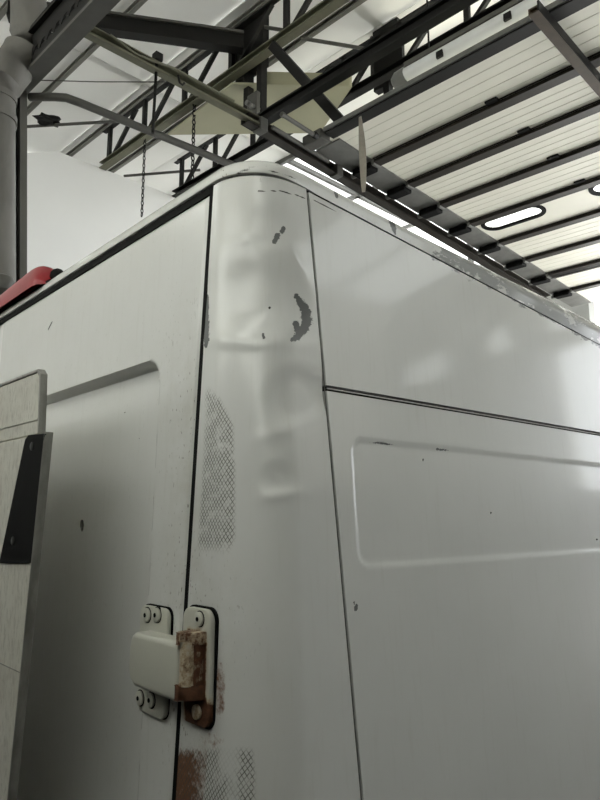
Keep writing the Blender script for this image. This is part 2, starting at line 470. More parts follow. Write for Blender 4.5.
# front wall with the doorway under the raised door
fw = empty('wall_front', fb((0, YFR, 0))); tag(fw, kind='structure')
def wp(x0, z0, x1, z1): return box('wall_panel', (x0, YFR, z0), (x1, YFR + .2, z1), WALLG, fw, hall=True)
wp(-8.05, 0, -2.8, 5.75); wp(4.3, 0, XRW, 4.85); wp(3.0, 0, 3.25, 4.85)
wp(-2.8, 4.85, XRW, 5.1); wp(-2.8, 5.6, XRW, 5.75)
cl = empty('window_9', fb((0, YFR, 5.75))); tag(cl, kind='structure')
wp(2.08, 5.75, XRW, 6.76)
for i in range(6):
    xa, xb2_ = -8.0 + i * 1.68, -8.0 + (i + 1) * 1.68
    box('pane', (xa + .03, YFR + .08, 5.78), (xb2_ - .03, YFR + .09, 6.70), GLASS, cl, hall=True)
    box('mullion', (xa - .03, YFR + .04, 5.75), (xa + .03, YFR + .14, 6.76), GSTEEL, cl, hall=True)
xw = [-2.8, -1.9, -1.3, -.4, .2, 1.1, 1.7, 2.6, 3.2, 3.85, 4.35, 4.95, 5.45, 6.2, XRW]
for i in range(0, len(xw) - 1, 2): wp(xw[i], 5.1, xw[i + 1], 5.6)
for i in range(1, len(xw) - 1, 2):
    w = empty('window_%d' % (2 + i // 2), fb((xw[i], YFR, 5.1))); tag(w, kind='structure')
    box('pane', (xw[i], YFR + .08, 5.1), (xw[i + 1], YFR + .09, 5.6), GLASS, w, hall=True)
    box('window_sill', (xw[i], YFR - .02, 5.1), (xw[i + 1], YFR + .16, 5.12), GSTEEL, w, hall=True)

# purlins
def purlin(y, z0=6.70, x0=-8.0, x1=7.0, m=PSTEEL, h=.032, w=.022):
    o = bar('purlin', (x0, y, z0), (x1, y, z0), w, h, m, prof='C', t=.012)
    return o
for y, lab in ((-1.6, 'purlin behind the van under the milky roof sheets'),
               (.5, 'grey purlin over the dark lattice girder'), (1.42, 'grey purlin beside the elbow duct'),
               (2.3, 'grey purlin with the black rag caught on it'), (3.14, 'grey purlin resting on the green lattice joist'), (3.77, 'grey purlin between the two lattice joists'),
               (4.87, 'grey purlin beyond the second lattice joist')):
    tag(purlin(y), lab, 'purlin', 'roof purlins')

# lattice joists
def joist(y, zb, zt, x0, x1, pitch, label, mb, w=.045):
    r = empty('lattice_joist', fb(((x0 + x1) / 2, y, zb)))
    tag(r, label, 'roof truss', 'lattice roof joists')
    bar('top_chord', (x0, y, zt), (x1, y, zt), .03, .035, DSTEEL, r, 'L')
    bar('bottom_chord', (x0, y, zb), (x1, y, zb), w, .04, mb, r, 'C', .012)
    x = x0 + .15; k = 0
    while x < x1 - pitch:
        bar('upright', (x, y, zb + .04), (x, y, zt - .02), .026, .02, DSTEEL, r)
        bar('diagonal', (x + .04, y + .02, zb + .04), (x + pitch * .72, y + .02, zt - .02), .02, .02, DSTEEL, r)
        x += pitch; k += 1
    return r
joist(3.08, 6.1, 6.58, -6.43, 3, .78, 'lattice joist with a green painted bottom chord crossing the green beam', GREEN)
joist(4.14, 6.1, 6.58, -6.43, 3, .72, 'dark lattice joist running beside the long lamp', DSTEEL)
joist(.0, 6.1, 6.58, -6.43, 3, .8, 'dark lattice joist out over the van tail', DSTEEL)

# dark heavy lattice girder at the elbow duct
def girder():
    Zg = 4.72
    a, b = atz(26, 84, Zg), atz(108, -4, Zg)
    y = (a[1] + b[1]) / 2; x0 = a[0] - .12
    r = empty('lattice_girder', fb((-2.5, y, Zg)))
    tag(r, 'heavy dark girder with a perforated web above the elbow duct', 'girder')
    bar('bottom_flange', (x0, y, Zg), (3, y, Zg), .055, .012, GSTEEL, r)
    bar('web_rail', (x0, y - .03, Zg + .06), (3, y - .03, Zg + .06), .008, .045, DSTEEL, r)
    bar('web_rail', (x0, y - .03, Zg + .20), (3, y - .03, Zg + .20), .008, .06, DSTEEL, r)
    x = x0
    while x < .6:
        bar('web_bar', (x, y - .03, Zg + .10), (x + .03, y - .03, Zg + .145), .012, .022, DSTEEL, r, up=(1, 0, 0)); x += .10
    bar('top_flange', (x0, y - .04, Zg + .27), (3, y - .04, Zg + .27), .03, .014, DSTEEL, r)
    return y
gy = girder()

# the beam that carries the left door track
r = empty('track_beam', fb((-2.96, 1.7, 4.95)))
tag(r, 'olive green track beam reaching from the girder to the dark hanger posts', 'beam')
bar('web', (-2.96, .95, 4.95), (-2.96, 2.62, 4.95), .03, .035, GREEN, r, 'C', .008)
bar('lip', (-2.925, .95, 4.915), (-2.925, 2.62, 4.915), .006, .008, GREEN, r)
tube('conduit', [(-2.92, 1.25, 4.975), (-2.92, 1.45, 4.935), (-2.915, 1.6, 4.955), (-2.92, 1.75, 4.985), (-2.92, 2.3, 4.985)], .009, GREEN, r, n=8)
tube('hook', [(-2.91, 1.78, 4.94), (-2.90, 1.79, 4.88), (-2.88, 1.80, 4.86), (-2.87, 1.81, 4.875)], .008, DSTEEL, r, n=8)

# black rafter beam to the hanger box
a, b = atz(100, 23, 6.3), atz(243, 43, 6.3)
r = empty('rafter_beam', fb((a + b) / 2))
tag(r, 'thick black rafter beam ending at the dark hanger box', 'beam')
d = b - a
bar('web', a - d * .6, b, .035, .068, DSTEEL, r)
bar('top_flange', a - d * .6 + np.array([0, 0, .08]), b + np.array([0, 0, .08]), .06, .012, GSTEEL, r)
bar('bottom_flange', a - d * .6 - np.array([0, 0, .075]), b - np.array([0, 0, .075]), .055, .012, DSTEEL, r)

# hanger boxes with posts that carry the door gear
def hanger(px0, px1, pyt, pyb, yv, posts, zlow, label):
    """box seen between two pixel columns on the plane y = yv"""
    n = fb((0, 1, 0)); p0 = fb((0, yv, 0))
    A, B = tb(hit(px0, pyt, p0, n)), tb(hit(px1, pyb, p0, n))
    x0, x1 = min(A[0], B[0]), max(A[0], B[0]); z1, z0 = max(A[2], B[2]), min(A[2], B[2])
    r = empty('hanger_frame', fb(((x0 + x1) / 2, yv, z0)))
    tag(r, label, 'steel hanger', 'dark hangers for the door gear')
    box('box', (x0, yv - .02, z0), (x1, yv + .06, RZ), DSTEEL, r, hall=True)
    box('cheek_plate', (x0 - .012, yv - .05, z0 + .05), (x0 + .012, yv + .08, RZ - .06), GSTEEL, r, hall=True)
    for p in posts:
        P = tb(hit(p, pyb, p0, n)); zlow = tb(hit(p, pyb + (50 if pyb < 70 else 16), p0, n))[2]
        bar('post', (P[0], yv, zlow), (P[0], yv, z0 + .2), .035, .035, DSTEEL, r, 'C', .01, up=(0, 1, 0))
    return r, (x0, x1, z0, z1)
h1, e1 = hanger(238, 264, 24, 64, 3.2, (249, 262), None, 'dark hanger box with two posts where the beams meet')
h2, e2 = hanger(374, 400, 45, 79, 4.3, (388,), None, 'dark hanger box beside the end of the long lamp')
P = tb(hit(257, 104, fb((0, 3.15, 0)), fb((0, 1, 0))))
box('clamp_plate', (P[0] - .09, 3.1, P[2] - .14), (P[0] + .05, 3.15, P[2] + .1), GSTEEL, h1, .01, hall=True)
tube('bolt', [(P[0] - .05, 3.06, P[2]), (P[0] - .05, 3.2, P[2])], .025, GALV, h1, n=8)
tube('bolt', [(P[0] + .01, 3.06, P[2] - .06), (P[0] + .01, 3.2, P[2] - .06)], .025, GALV, h1, n=8)

# long rolled beams over the door
a, b = atz(263, 124, 5.2), atz(450, 0, 5.2)
yb2 = (a[1] + b[1]) / 2
tag(bar('rolled_beam', (a[0], yb2, 5.2), (2.8, yb2, 5.2), .04, .05, DSTEEL, None, 'I', .014), 'long dark rolled beam running from the hanger posts above the door', 'beam')

# diagonal brace
n = fb((0, 1, 0))
a = tb(hit(272, 45, fb((0, 3.0, 0)), n)); b = tb(hit(345, 126, fb((0, 3.12, 0)), n))
r = empty('diagonal_brace', fb(b))
tag(r, 'dark flat diagonal brace crossing the rolled beam', 'brace')
bar('arm', a, b, .042, .02, DSTEEL, r, 'B', .012, up=(0, 1, 0))
box('gusset', (b[0] - .12, b[1] - .02, b[2] - .05), (b[0] + .12, b[1] + .02, b[2] + .05), GSTEEL, r, .008, hall=True)

# ------------------------------------------------------------------ raised sectional door
ZD0, SL = 4.95, -.054
nD = fb((0, -SL, 1.0)); pD = fb((0, 3.0, ZD0))
def on_door(x, y): return tb(hit(x, y, pD, nD))
def dz(y): return ZD0 + SL * (y - 3.0)
joints = [3.07] + [on_door(600, y)[1] for y in (57, 104, 144, 178.5, 211, 238)]
joints.append(on_door(541, 277)[1])
step = joints[-1] - joints[-2]
joints += [joints[-1] + step, joints[-1] + 2 * step]
XL = float(np.mean([on_door(x, y)[0] for x, y in ((416, 183), (443, 203), (470, 223), (500, 242))]))
XR = 2.9
door = empty('overhead_door', fb((0, 5, 4.85)))
tag(door, 'cream sectional door raised under the roof with dark struts across its ribbed panels', 'garage door')
def section(y0, y1, holes=()):
    """ribbed panel: profile with V grooves swept across x; window holes cut as separate spans"""
    n = 6; prof = []
    L = y1 - y0
    for k in range(n):
        a, b = y0 + L * k / n, y0 + L * (k + 1) / n
        prof += [(a, .003), (a + .004, 0), (b - .004, 0)]
    prof += [(y1, .003)]
    P = [(y, dz(y) + q) for y, q in prof]
    top = [(y1, dz(y1) + .045), (y0, dz(y0) + .045)]
    Q = P + top; m = len(Q)
    o = None
    v = [(XL - .1, y, z) for y, z in Q] + [(XR, y, z) for y, z in Q]
    f = [(i, (i + 1) % m, m + (i + 1) % m, m + i) for i in range(m)] + [tuple(range(m))[::-1], tuple(range(m, 2 * m))]
    return mesh('door_section', v, f, CREAMP, door, hall=True)
win_k = None
wc = on_door(515, 217)
for k in range(len(joints) - 1):
    if joints[k] <= wc[1] < joints[k + 1]: win_k = k
def cut_section(y0, y1, xcs, hw, hh, yc):
    """panel with rounded window openings: boolean-free, built around the holes"""
    bm = bmesh.new()
    outer = [(XL - .1, y0), (XR, y0), (XR, y1), (XL - .1, y1)]
    edges = []
    def loop(pts):
        vs = [bm.verts.new((x, y, dz(y))) for x, y in pts]
        return [bm.edges.new((vs[i], vs[(i + 1) % len(vs)])) for i in range(len(vs))]
    edges += loop(outer)
    for xc in xcs:
        edges += loop(rrect(xc - hw, yc - hh, xc + hw, yc + hh, hh * .98, 6))
    bmesh.ops.triangle_fill(bm, use_beauty=True, use_dissolve=False, edges=edges)
    geom = bmesh.ops.extrude_face_region(bm, geom=bm.faces[:])
    for v in geom['geom']:
        if isinstance(v, bmesh.types.BMVert): v.co.z += .014
    bmesh.ops.recalc_face_normals(bm, faces=bm.faces)
    for v in bm.verts: v.co = Vector(fb(v.co))
    me = bpy.data.meshes.new('door_section'); bm.to_mesh(me); bm.free()
    o = link('door_section', me, CREAMP); adopt(o, door)
    # raised ribs between the groove lines, interrupted at the windows
    return o
pa, pb = on_door(484, 223), on_door(547, 209)
hw = abs(pb[0] - pa[0]) / 2 * 1.0; wx = (pa[0] + pb[0]) / 2 - .03
wx2 = on_door(600, 187)[0] + hw * .75
sp = wx2 - wx
wins = [wx + sp * i for i in range(6) if wx + sp * i + hw < XR - .1]
for k in range(len(joints) - 1):
    y0, y1 = joints[k] + .004, joints[k + 1] - .004
    if k == win_k:
        yc = min(max(on_door(515, 216)[1], y0 + .17), y1 - .17); hh = .115
        cut_section(y0, y1, wins, hw, hh, yc)
        for x in wins:
            f = empty('window_frame', fb((x, yc, dz(yc)))); adopt(f, door)
            # ring frame
            A = rrect(x - hw - .03, yc - hh - .03, x + hw + .03, yc + hh + .03, hh + .025, 8); B = rrect(x - hw + .012, yc - hh + .012, x + hw - .012, yc + hh - .012, hh - .014, 8)
            m_ = len(A); v = [(p, q, dz(q) - .012) for p, q in A] + [(p, q, dz(q) - .012) for p, q in B] + [(p, q, dz(q) + .004) for p, q in A] + [(p, q, dz(q) + .004) for p, q in B]
            fc = []
            for i in range(m_):
                j = (i + 1) % m_
                fc += [(i, j, m_ + j, m_ + i), (2 * m_ + i, 3 * m_ + i, 3 * m_ + j, 2 * m_ + j), (i, 2 * m_ + i, 2 * m_ + j, j), (m_ + i, m_ + j, 3 * m_ + j, 3 * m_ + i)]
            fo = mesh('window_rim', v, fc, BLACK, None, hall=True)
            adopt(fo, door); bpy.data.objects.remove(f)
            pane = prism('pane', rrect(x - hw + .012, yc - hh + .012, x + hw - .012, yc + hh - .012, hh - .014, 8), (1, 0, 0), (0, 1, SL), (0, 0, 1), (0, 0, dz(0) - .004), .005, GLASS, None, hall=True)
            pane.parent = fo; pane.matrix_parent_inverse = fo.matrix_world.inverted() @ Matrix.Identity(4)
    else:
        section(y0, y1)
for k, y in enumerate(joints[:-1]):
    if k == 0: continue
    big = (k == 7)
    w = .046 if not big else .085
    z = dz(y) - .020
    s = bar('strut', (XL, y, z), (XR, y, z), w, .014, BSTEEL, door, 'B', .008, up=(0, 0, 1))
    bar('strut_lip', (XL, y - w - .012, z + .014), (XR, y - w - .012, z + .014), .003, .005, BSTEEL, door)
    if big: bar('strut_lip', (XL, y, z - .03), (XR, y, z - .03), .008, .008, GSTEEL, door)
    # centre hinge on each joint
    for x in (XL + 1.15, XL + 2.3, XL + 3.5):
        box('section_hinge', (x - .05, y - w - .05, z + .008), (x + .05, y - w + .01, z + .03), DSTEEL, door, .006, hall=True)
    box('strut_end', (XL - .03, y - w, z - .03), (XL + .0, y + w, z + .03), GALV, door, .006, hall=True)
# galvanised end caps and roller carriers along the left edge
for k in range(len(joints) - 1):
    y0, y1 = joints[k] + .006, joints[k + 1] - .006
    if k == 0: y0 = 3.2
    v = [(XL - .29, y0, dz(y0) - .012), (XL - .02, y0, dz(y0) - .012), (XL - .02, y1, dz(y1) - .012), (XL - .29, y1, dz(y1) - .012)]
    v += [(x, y, z + .07) for x, y, z in v]
    mesh('end_cap', v, BOXF, GALV, door, hall=True)
for k, y in enumerate(joints[:-1]):
    if k == 0: continue
    z = dz(y) - .04
    c = box('roller_carrier', (XL - .24, y - .06, z - .035), (XL - .035, y + .06, z + .025), BLACK, door, .012, hall=True)
    tube('roller', [(XL - .285, y, z - .005), (XL - .20, y, z - .005)], .025, GALV, c, n=10)
# head beam: first strut, heavy, with a grey top flange
YH = 3.07
hb = empty('head_beam', fb((0, 3.0, 4.9)))
tag(hb, 'heavy dark beam with a grey flange along the raised door edge', 'beam')
a = on_door(330, 141)
bar('web', (XL - .02, YH, ZD0 - .03), (2.95, YH, ZD0 - .03), .055, .02, DSTEEL, hb, 'B')
bar('flange', (XL - .02, YH - .062, ZD0 - .02), (2.95, YH - .062, ZD0 - .02), .008, .018, GALV, hb)
# left track: C rail with hangers, following the door slope
tr = empty('door_track', fb((XL - .35, 4, 4.8)))
tag(tr, 'brown steel track rail carrying the rollers along the raised door', 'rail')
xt = XL - .33
def dzt(y): return ZD0 - .055 + SL * (y - 3.0)
bar('channel', (xt, 2.45, dzt(2.45)), (xt, 7.6, dzt(7.6)), .035, .04, BSTEEL, tr, 'C', .008)
bar('angle', (xt - .05, 2.45, dzt(2.45) - .0), (xt - .05, 7.6, dzt(7.6) - .0), .012, .03, DSTEEL, tr, 'B', .01)
bar('shaft', (xt + .09, 2.65, dzt(2.65) - .02), (xt + .09, 3.3, dzt(3.3) - .02), .018, .018, GSTEEL, tr, 'O')
for y in (2.6, 3.5):
    box('bracket', (xt - .05, y - .04, dzt(y) - .05), (xt + .05, y + .04, dzt(y) + .06), GSTEEL, tr, .008, hall=True)
bx = empty('spring_bumper', fb((XL - .12, 3.05, 4.85)))
tag(bx, 'galvanised spring bumper bolted at the track end of the door', 'bumper')
box('housing', (XL - .24, 2.98, 4.86), (XL - .03, 3.10, 4.95), GSTEEL, bx, .012, hall=True)
a, b = atz(283, 115, 4.86), atz(316, 136, 4.86)
tube('rod', [a, b], .018, GSTEEL, bx, n=10)
tube('nut', [a - (b - a) * .04, a + (b - a) * .03], .022, GSTEEL, bx, n=6)
tube('nut', [b - (b - a) * .08, b + (b - a) * .03], .026, DSTEEL, bx, n=6)
# brown bar lying under the struts
a, b = atz(537, 8, 4.82), atz(600, 88, 4.82)
xb_ = (a[0] + b[0]) / 2
bb = empty('centre_bar', fb((xb_, a[1], 4.82)))
tag(bb, 'rusty brown bar running beneath the door struts', 'bar')
bar('channel', (xb_, a[1], 4.82), (xb_, 6.5, 4.66), .032, .022, BROWNB, bb, 'C', .012)
bar('side_flange', (xb_ + .03, a[1], 4.835), (xb_ + .03, 6.5, 4.675), .006, .034, DSTEEL, bb)

# long tubular lamp
a, b = atz(402, 79, 5.6), atz(540, -3, 5.6)
yl = (a[1] + b[1]) / 2
lamp = empty('tube_lamp', fb((a[0], yl, 5.6)))
tag(lamp, 'long unlit tubular lamp with a milky cover hung over the door', 'lamp')
bar('cover', (a[0] + .08, yl, 5.58), (1.6, yl, 5.58), .075, .065, COVER, lamp, 'O')
bar('housing', (a[0] + .08, yl, 5.655), (1.6, yl, 5.655), .055, .02, LSTEEL, lamp)
tube('end_cap', [(a[0] - .06, yl, 5.57), (a[0] - .02, yl, 5.575), (a[0] + .08, yl, 5.58)], [.055, .078, .08], GALV, lamp)
for x in (a[0] + .45, a[0] + 1.05, a[0] + 1.9):
    box('clip', (x - .03, yl - .085, 5.52), (x + .03, yl - .06, 5.58), DSTEEL, lamp, .004, hall=True)
P = tb(hit(429, 53, fb((0, yl, 0)), fb((0, 1, 0))))
tube('suspension_rod', [(P[0], yl, 5.66), (P[0], yl, 6.55)], .008, DSTEEL, lamp, n=6)

# hanging strip of tape
P = tb(hit(360, 120, fb((0, 3.0, 0)), fb((0, 1, 0))))
Lz = P[2] - tb(hit(365, 196, fb((0, 3.0, 0)), fb((0, 1, 0))))[2]
v, f = [], []
for i in range(13):
    s = i / 12; w = .012 + .026 * math.sin(min(s * 2.3, 1.57)) * (1 - s) ** .55; tw = s * 1.6
    c = np.array([P[0] + .008 * math.sin(s * 3) + .03 * s, 3.001 - .01 * s, P[2] + .03 - Lz * s])
    e = np.array([math.cos(tw * .4), math.sin(tw * .4), 0])
    nn = np.array([-e[1], e[0], 0]) * .0012
    v += [c - e * w - nn, c + e * w - nn, c + e * w + nn, c - e * w + nn]
for i in range(12):
    for k in range(4): f.append((i * 4 + k, i * 4 + (k + 1) % 4, i * 4 + 4 + (k + 1) % 4, i * 4 + 4 + k))
f += [(3, 2, 1, 0), (48, 49, 50, 51)]
tag(mesh('tape_strip', v, f, TAPE, hall=True, smooth=True), 'loose greyish strip of tape hanging from the head beam', 'tape')

# folded pale olive sheet above the hanger
def q(x, y, z): return atz(x, y, z)
A, B, C_, D = q(262, 68, 5.95), q(335, 72, 5.95), q(168, 135, 5.95), q(262, 134, 5.95)
E_, E2 = q(232, 84, 5.95), q(318, 87, 5.95)
top = [C_, q(320, 133, 5.95), q(352, 87, 5.95), E_]
hood = empty('sheet_hood', fb((C_ + B) / 2))
tag(hood, 'pale olive folded sheet above the hanger posts', 'sheet panel')
v = [p for p in top] + [p + np.array([0, 0, .02]) for p in top]
mesh('lower_leaf', v, BOXF, OLIVEP, hood, hall=True)
EH = q(258, 85, 5.95)
up_ = [EH, q(352, 87, 5.95), q(352, 87, 5.95) + np.array([.0, -.0, .13]), EH + np.array([.0, .0, .13])]
t_ = np.array([.0, -.02, .004])
mesh('upper_leaf', up_ + [p + t_ for p in up_], BOXF, OLIVEP, hood, hall=True)

# column under the girder end and the elbow duct beside it
XC = float(atz(27, 86, 4.72)[0]) - .02
n1, p1 = fb((1, 0, 0)), fb((XC, 0, 0))
def onc(x, y, X): return tb(hit(x, y, fb((X, 0, 0)), n1))
c0, c1 = onc(11, 200, XC), onc(27.5, 200, XC)
cy = (c0[1] + c1[1]) / 2; cw = (c1[1] - c0[1]) / 2
colm = empty('steel_column', fb((XC, cy, 0)))
tag(colm, 'grey steel column under the end of the dark girder', 'column')
ct, cb = onc(19.3, 100, XC), onc(19.0, 285, XC)
lean = (ct[1] - cb[1]) / (ct[2] - cb[2])           # the post stands slightly out of plumb
def cyz(z): return cb[1] + lean * (z - cb[2])
def leaning(name, xa, xb, ya, yb, m):
    v = [(x, cyz(z) + y, z) for z in (0, 4.70) for x, y in ((xa, ya), (xb, ya), (xb, yb), (xa, yb))]
    return mesh(name, v, BOXF, m, colm, hall=True)
leaning('face_flange', XC - .14, XC, cw * .1, cw, LSTEEL)
leaning('web', XC - .10, XC - .05, -cw * .55, cw * .1, DSTEEL)
leaning('back_flange', XC - .14, XC, -cw, -cw * .5, GSTEEL)
cy = cyz(0)
box('foot_plate', (XC - .25, cy - .15, 0), (XC + .1, cy + .15, .02), DSTEEL, colm, hall=True)
XD = XC + .10
e0 = onc(-4, 290, XD)
duct = empty('elbow_duct', fb((XD, e0[1] - lean * e0[2], 0)))
tag(duct, 'thick grey duct with a bulging elbow beside the steel column', 'duct')
pts = [(XD, e0[1] - lean * e0[2], 0.0)] + [onc(-4, y, XD) for y in (290, 200, 130, 98)] + [onc(2, 84, XD), onc(13, 68, XD), onc(24, 52, XD), onc(29, 36, XD + .02), onc(29, 15, XD + .04), onc(28, -15, XD + .04)]
tube('pipe', pts, [.115, .115, .115, .115, .118, .122, .128, .128, .122, .115, .115], DUCT, duct, n=24)
for yy in (98, 118):
    P = onc(-4, yy, XD)
    tube('collar', [P - np.array([0, 0, .02]), P + np.array([0, 0, .02])], .126, DUCT, duct, n=24)
P = onc(13, 126, XD)
tube('clamp_bolt', [P + np.array([-.01, -.03, 0]), P + np.array([.01, .02, -.01])], .018, GALV, duct, n=8)
P = onc(2, 284, XD + .13)
tube('round_valve', [P + np.array([0, 0, q_]) for q_ in (-.06, -.04, 0, .04, .06)], [.025, .065, .078, .065, .025], GSTEEL, duct)

# bent pipe
z = 4.62
a, b, c = atz(66, 97, z) + np.array([-1.45, -.05, .35]), atz(66, 97, z), atz(222, 161, z)
a = onc(30, 97, XC)
mid = [a, a * .3 + b * .7, b * .95 + a * .05 + (c - b) * .01, b + (c - b) * .08, b + (c - b) * .2, c, c + (c - b) * .35]
tag(tube('bent_pipe', mid, .028, GSTEEL), 'bent grey pipe crossing under the roof from the column', 'pipe')
# thin tie rods
for (p, q_, z, lab) in (((20, 127), (122, 121), 6.45, 'thin tie rod behind the black rag'), ((124, 176), (200, 170), 6.45, 'thin tie rod above the hanging chain'),
                        ((205, 48), (247, 50), 6.5, 'short tie rod left of the dark hanger box'), ((300, 38), (372, 50), 6.3, 'tie rod between the purlins above the rolled beam'),
                        ((264, 27), (300, 33), 6.5, 'short tie rod at the hanger box top')):
    a, b = atz(*p, z), atz(*q_, z)
    tag(tube('tie_rod', [a, b], .018, GSTEEL, n=8), lab, 'rod', 'roof tie rods')
a, b = atz(30, 80, 6.6), atz(165, 82, 6.6)
tag(tube('thin_cable', [a, (a + b) / 2 - np.array([0, 0, .01]), b], .006, GSTEEL, n=6), 'thin cable strung below the roof sheets', 'cable')
# hanging rod and chains
def vplane(x, y, yv): return tb(hit(x, y, fb((0, yv, 0)), fb((0, 1, 0))))
a = np.array([-2.97, 1.0, 0]); P = atz(157, 58, 5.02); Q_ = atz(152, 130, 5.02)
Q_ = np.array([P[0] - .05, P[1] + .02, vplane(153, 130, P[1])[2]])
rod = empty('hanging_rod', fb(P)); tag(rod, 'black rod hung vertically from the green beam', 'rod')
tube('rod', [P, Q_], .011, DSTEEL, rod, n=8)
box('clip', tuple(P - .025), tuple(P + .03), DSTEEL, rod, hall=True)
def chain(x, y0, y1, yv, label, pitch=.045, r=.006, wid=.014):
    T, Bm = vplane(x, y0, yv), vplane(x, y1, yv)
    root = empty('hanging_chain', fb(T)); tag(root, label, 'chain', 'hanging chains')
    n = int((T[2] - Bm[2]) / pitch) + 1
    base = None
    for i in range(n):
        zc = T[2] - pitch * (i + .5)
        ring = [(wid * math.cos(t), 0, zc + pitch * .62 * math.sin(t)) for t in np.linspace(0, 2 * math.pi, 9)]
        ring = [np.array([T[0] + p[0], yv, p[2]]) if i % 2 == 0 else np.array([T[0], yv + p[0], p[2]]) for p in ring]
        tube('link', ring, r, DSTEEL, root, n=5)
chain(145, 138, 214, 3.08, 'thin chain hanging in front of the white wall')
chain(194.5, 98, 176, 3.08, 'short chain hanging left of the olive sheet', .05, .007, .017)
# black rag
P = atz(48, 120, 6.5)
bm = bmesh.new(); bmesh.ops.create_icosphere(bm, subdivisions=3, radius=1)
for vv in bm.verts:
    s = 1 + .35 * math.sin(vv.co.x * 5 + vv.co.z * 3) * math.cos(vv.co.y * 4 + 1)
    vv.co = Vector(fb((P[0] + vv.co.x * .11 * s, P[1] + vv.co.y * .14 * s, P[2] + vv.co.z * .055 * s)))
me = bpy.data.meshes.new('black_rag'); bm.to_mesh(me); bm.free()
tag(link('black_rag', me, RAG), 'crumpled black rag caught on a roof purlin', 'rag')

# ================================================================== THE VAN
van = empty('panel_van', (-1.15, 2.4, 0))
tag(van, 'worn white high-roof panel van with a dented rear corner and rusty hinge', 'van')
TH, LEAN, Z0 = .07, .02, 1.85
def xsd(z): return -TH * (z - Z0)
def yrd(z): return LEAN * (z - Z0)
nR = np.array([0, 1, -LEAN]); nS = np.array([1.0, 0, TH]); p0 = np.array([0, 0, Z0])
gp = np.array([hit(x, y, p0, nR) for x, y in ((210.5, 188), (206.5, 300), (194, 500), (173, 800))])
gc = np.polyfit(gp[:, 2], gp[:, 0], 1)
def xgap(z): return np.polyval(gc, z)
spnt = np.array([hit(x, y, p0, nS) for x, y in ((305, 187), (313, 250), (329, 388), (344, 600), (361, 800))])
scf = np.polyfit(spnt[:, 2], spnt[:, 1], 1)
def yseam(z): return np.polyval(scf, z)
ZMID = 2.079
ZC0 = 2.463
def zc_side(y):                         # crease below the roof edge drops towards the cab
    return ZC0 - .093 * np.clip(y - .15, 0, 2.2)
RC = .10
ZB = .55
def corner_sheet(name, zlo, zhi_fn, s0, s1, nu, nv):
    pass

# ---- rear corner pillar with its dents
def pillar_points(nu, nv, z_lo, z_hi):
    P = np.zeros((nu, nv, 3)); SU = np.zeros((nu, nv)); N = np.zeros((nu, nv, 3))
    for j, z in enumerate(np.linspace(z_lo, z_hi, nv)):
        zz = z
        xg, xs, yr, ysm = xgap(zz) + .005, xsd(zz), yrd(zz), yseam(zz) - .0035
        L1 = max((xs - RC) - xg, .005); La = RC * math.pi / 2; L2 = max(ysm - (yr + RC), .005)
        Lt = L1 + La + L2
        for i, s in enumerate(np.linspace(0, Lt, nu)):
            if s <= L1: p = (xg + s, yr); nn = (0, -1)
            elif s <= L1 + La:
                a = (s - L1) / RC
                p = (xs - RC + RC * math.sin(a), yr + RC - RC * math.cos(a)); nn = (math.sin(a), -math.cos(a))
            else: p = (xs, yr + RC + (s - L1 - La)); nn = (1, 0)
            P[i, j] = (p[0], p[1], zz); SU[i, j] = s; N[i, j] = (nn[0], nn[1], 0)
    return P, SU, N
def dents(px, py):
    """depth of dents in metres (negative = pushed in), laid out on the corner as seen in the photo"""
    d = np.zeros_like(px)
    def bowl(cx, cy, rx, ry, dep, rot=0, edge=.55):
        c, s = math.cos(rot), math.sin(rot)
        u = ((px - cx) * c + (py - cy) * s) / rx; v = (-(px - cx) * s + (py - cy) * c) / ry
        r = np.hypot(u, v)
        return -dep * (1 - sstep(r, edge, 1.0))
    def bump(cx, cy, rx, ry, h, rot=0):
        c, s = math.cos(rot), math.sin(rot)
        u = ((px - cx) * c + (py - cy) * s) / rx; v = (-(px - cx) * s + (py - cy) * c) / ry
        return h * np.exp(-(u * u + v * v))
    d += bowl(258, 296, 58, 52, .0085, 0, .25)
    d += bump(250, 342, 55, 7, .0022, .05)
    d += bump(298, 262, 6, 40, .0018, -.45)
    d += bowl(272, 225, 32, 30, .0030, 0, .1)
    d += bump(247, 240, 14, 5, .0022, -.25)
    d += bowl(297, 398, 40, 40, .0055, -.4, .35)
    d += bump(296, 425, 40, 7, .0022, -.35)
    d += bowl(278, 478, 24, 22, .0030, 0, .2)
    d += bump(280, 495, 18, 6, .0025, -.15)
    d += bump(322, 392, 8, 22, -.003, .2)
    return d
NU, NVH, NVL = 120, 380, 40
zl0, zl1 = 1.30, ZC0
P, SU, N = pillar_points(NU, NVH, zl0, zl1)
px, py = proj(P.reshape(-1, 3)); px = px.reshape(NU, NVH); py = py.reshape(NU, NVH)
P = P + N * .95 * dents(px, py)[..., None]
chip = np.zeros_like(px); rust = np.zeros_like(px); gridm = np.zeros_like(px); dirt = np.zeros_like(px); crack = np.zeros_like(px)
for s in ([(275, 241, 2.6), (278, 235, 2.6)], [(282, 231, 2.4), (284, 228, 2.2)],
          [(297, 295, 2), (301, 302, 3.6), (306, 311, 4.5), (307, 321, 5), (303, 330, 5), (297, 337, 3.6), (292, 340, 2)], [(296, 323, 3), (297, 330, 3)],
          [(207, 296, 1.6), (206, 312, 2.6), (206, 328, 3.2), (207, 340, 2.8), (206, 347, 1.4)], [(263, 334, 1.6), (264, 338, 1.4)], [(208, 240, .9), (207, 262, .9)]):
    chip = np.maximum(chip, stroke(px, py, s))
for s in ([(270.5, 306.5, 1.5)], [(258, 191, .45), (280, 191, .6), (300, 196, .55), (312, 203, .5)], [(310, 185, 1.2), (312, 215, .9)]):
    crack = np.maximum(crack, stroke(px, py, s))
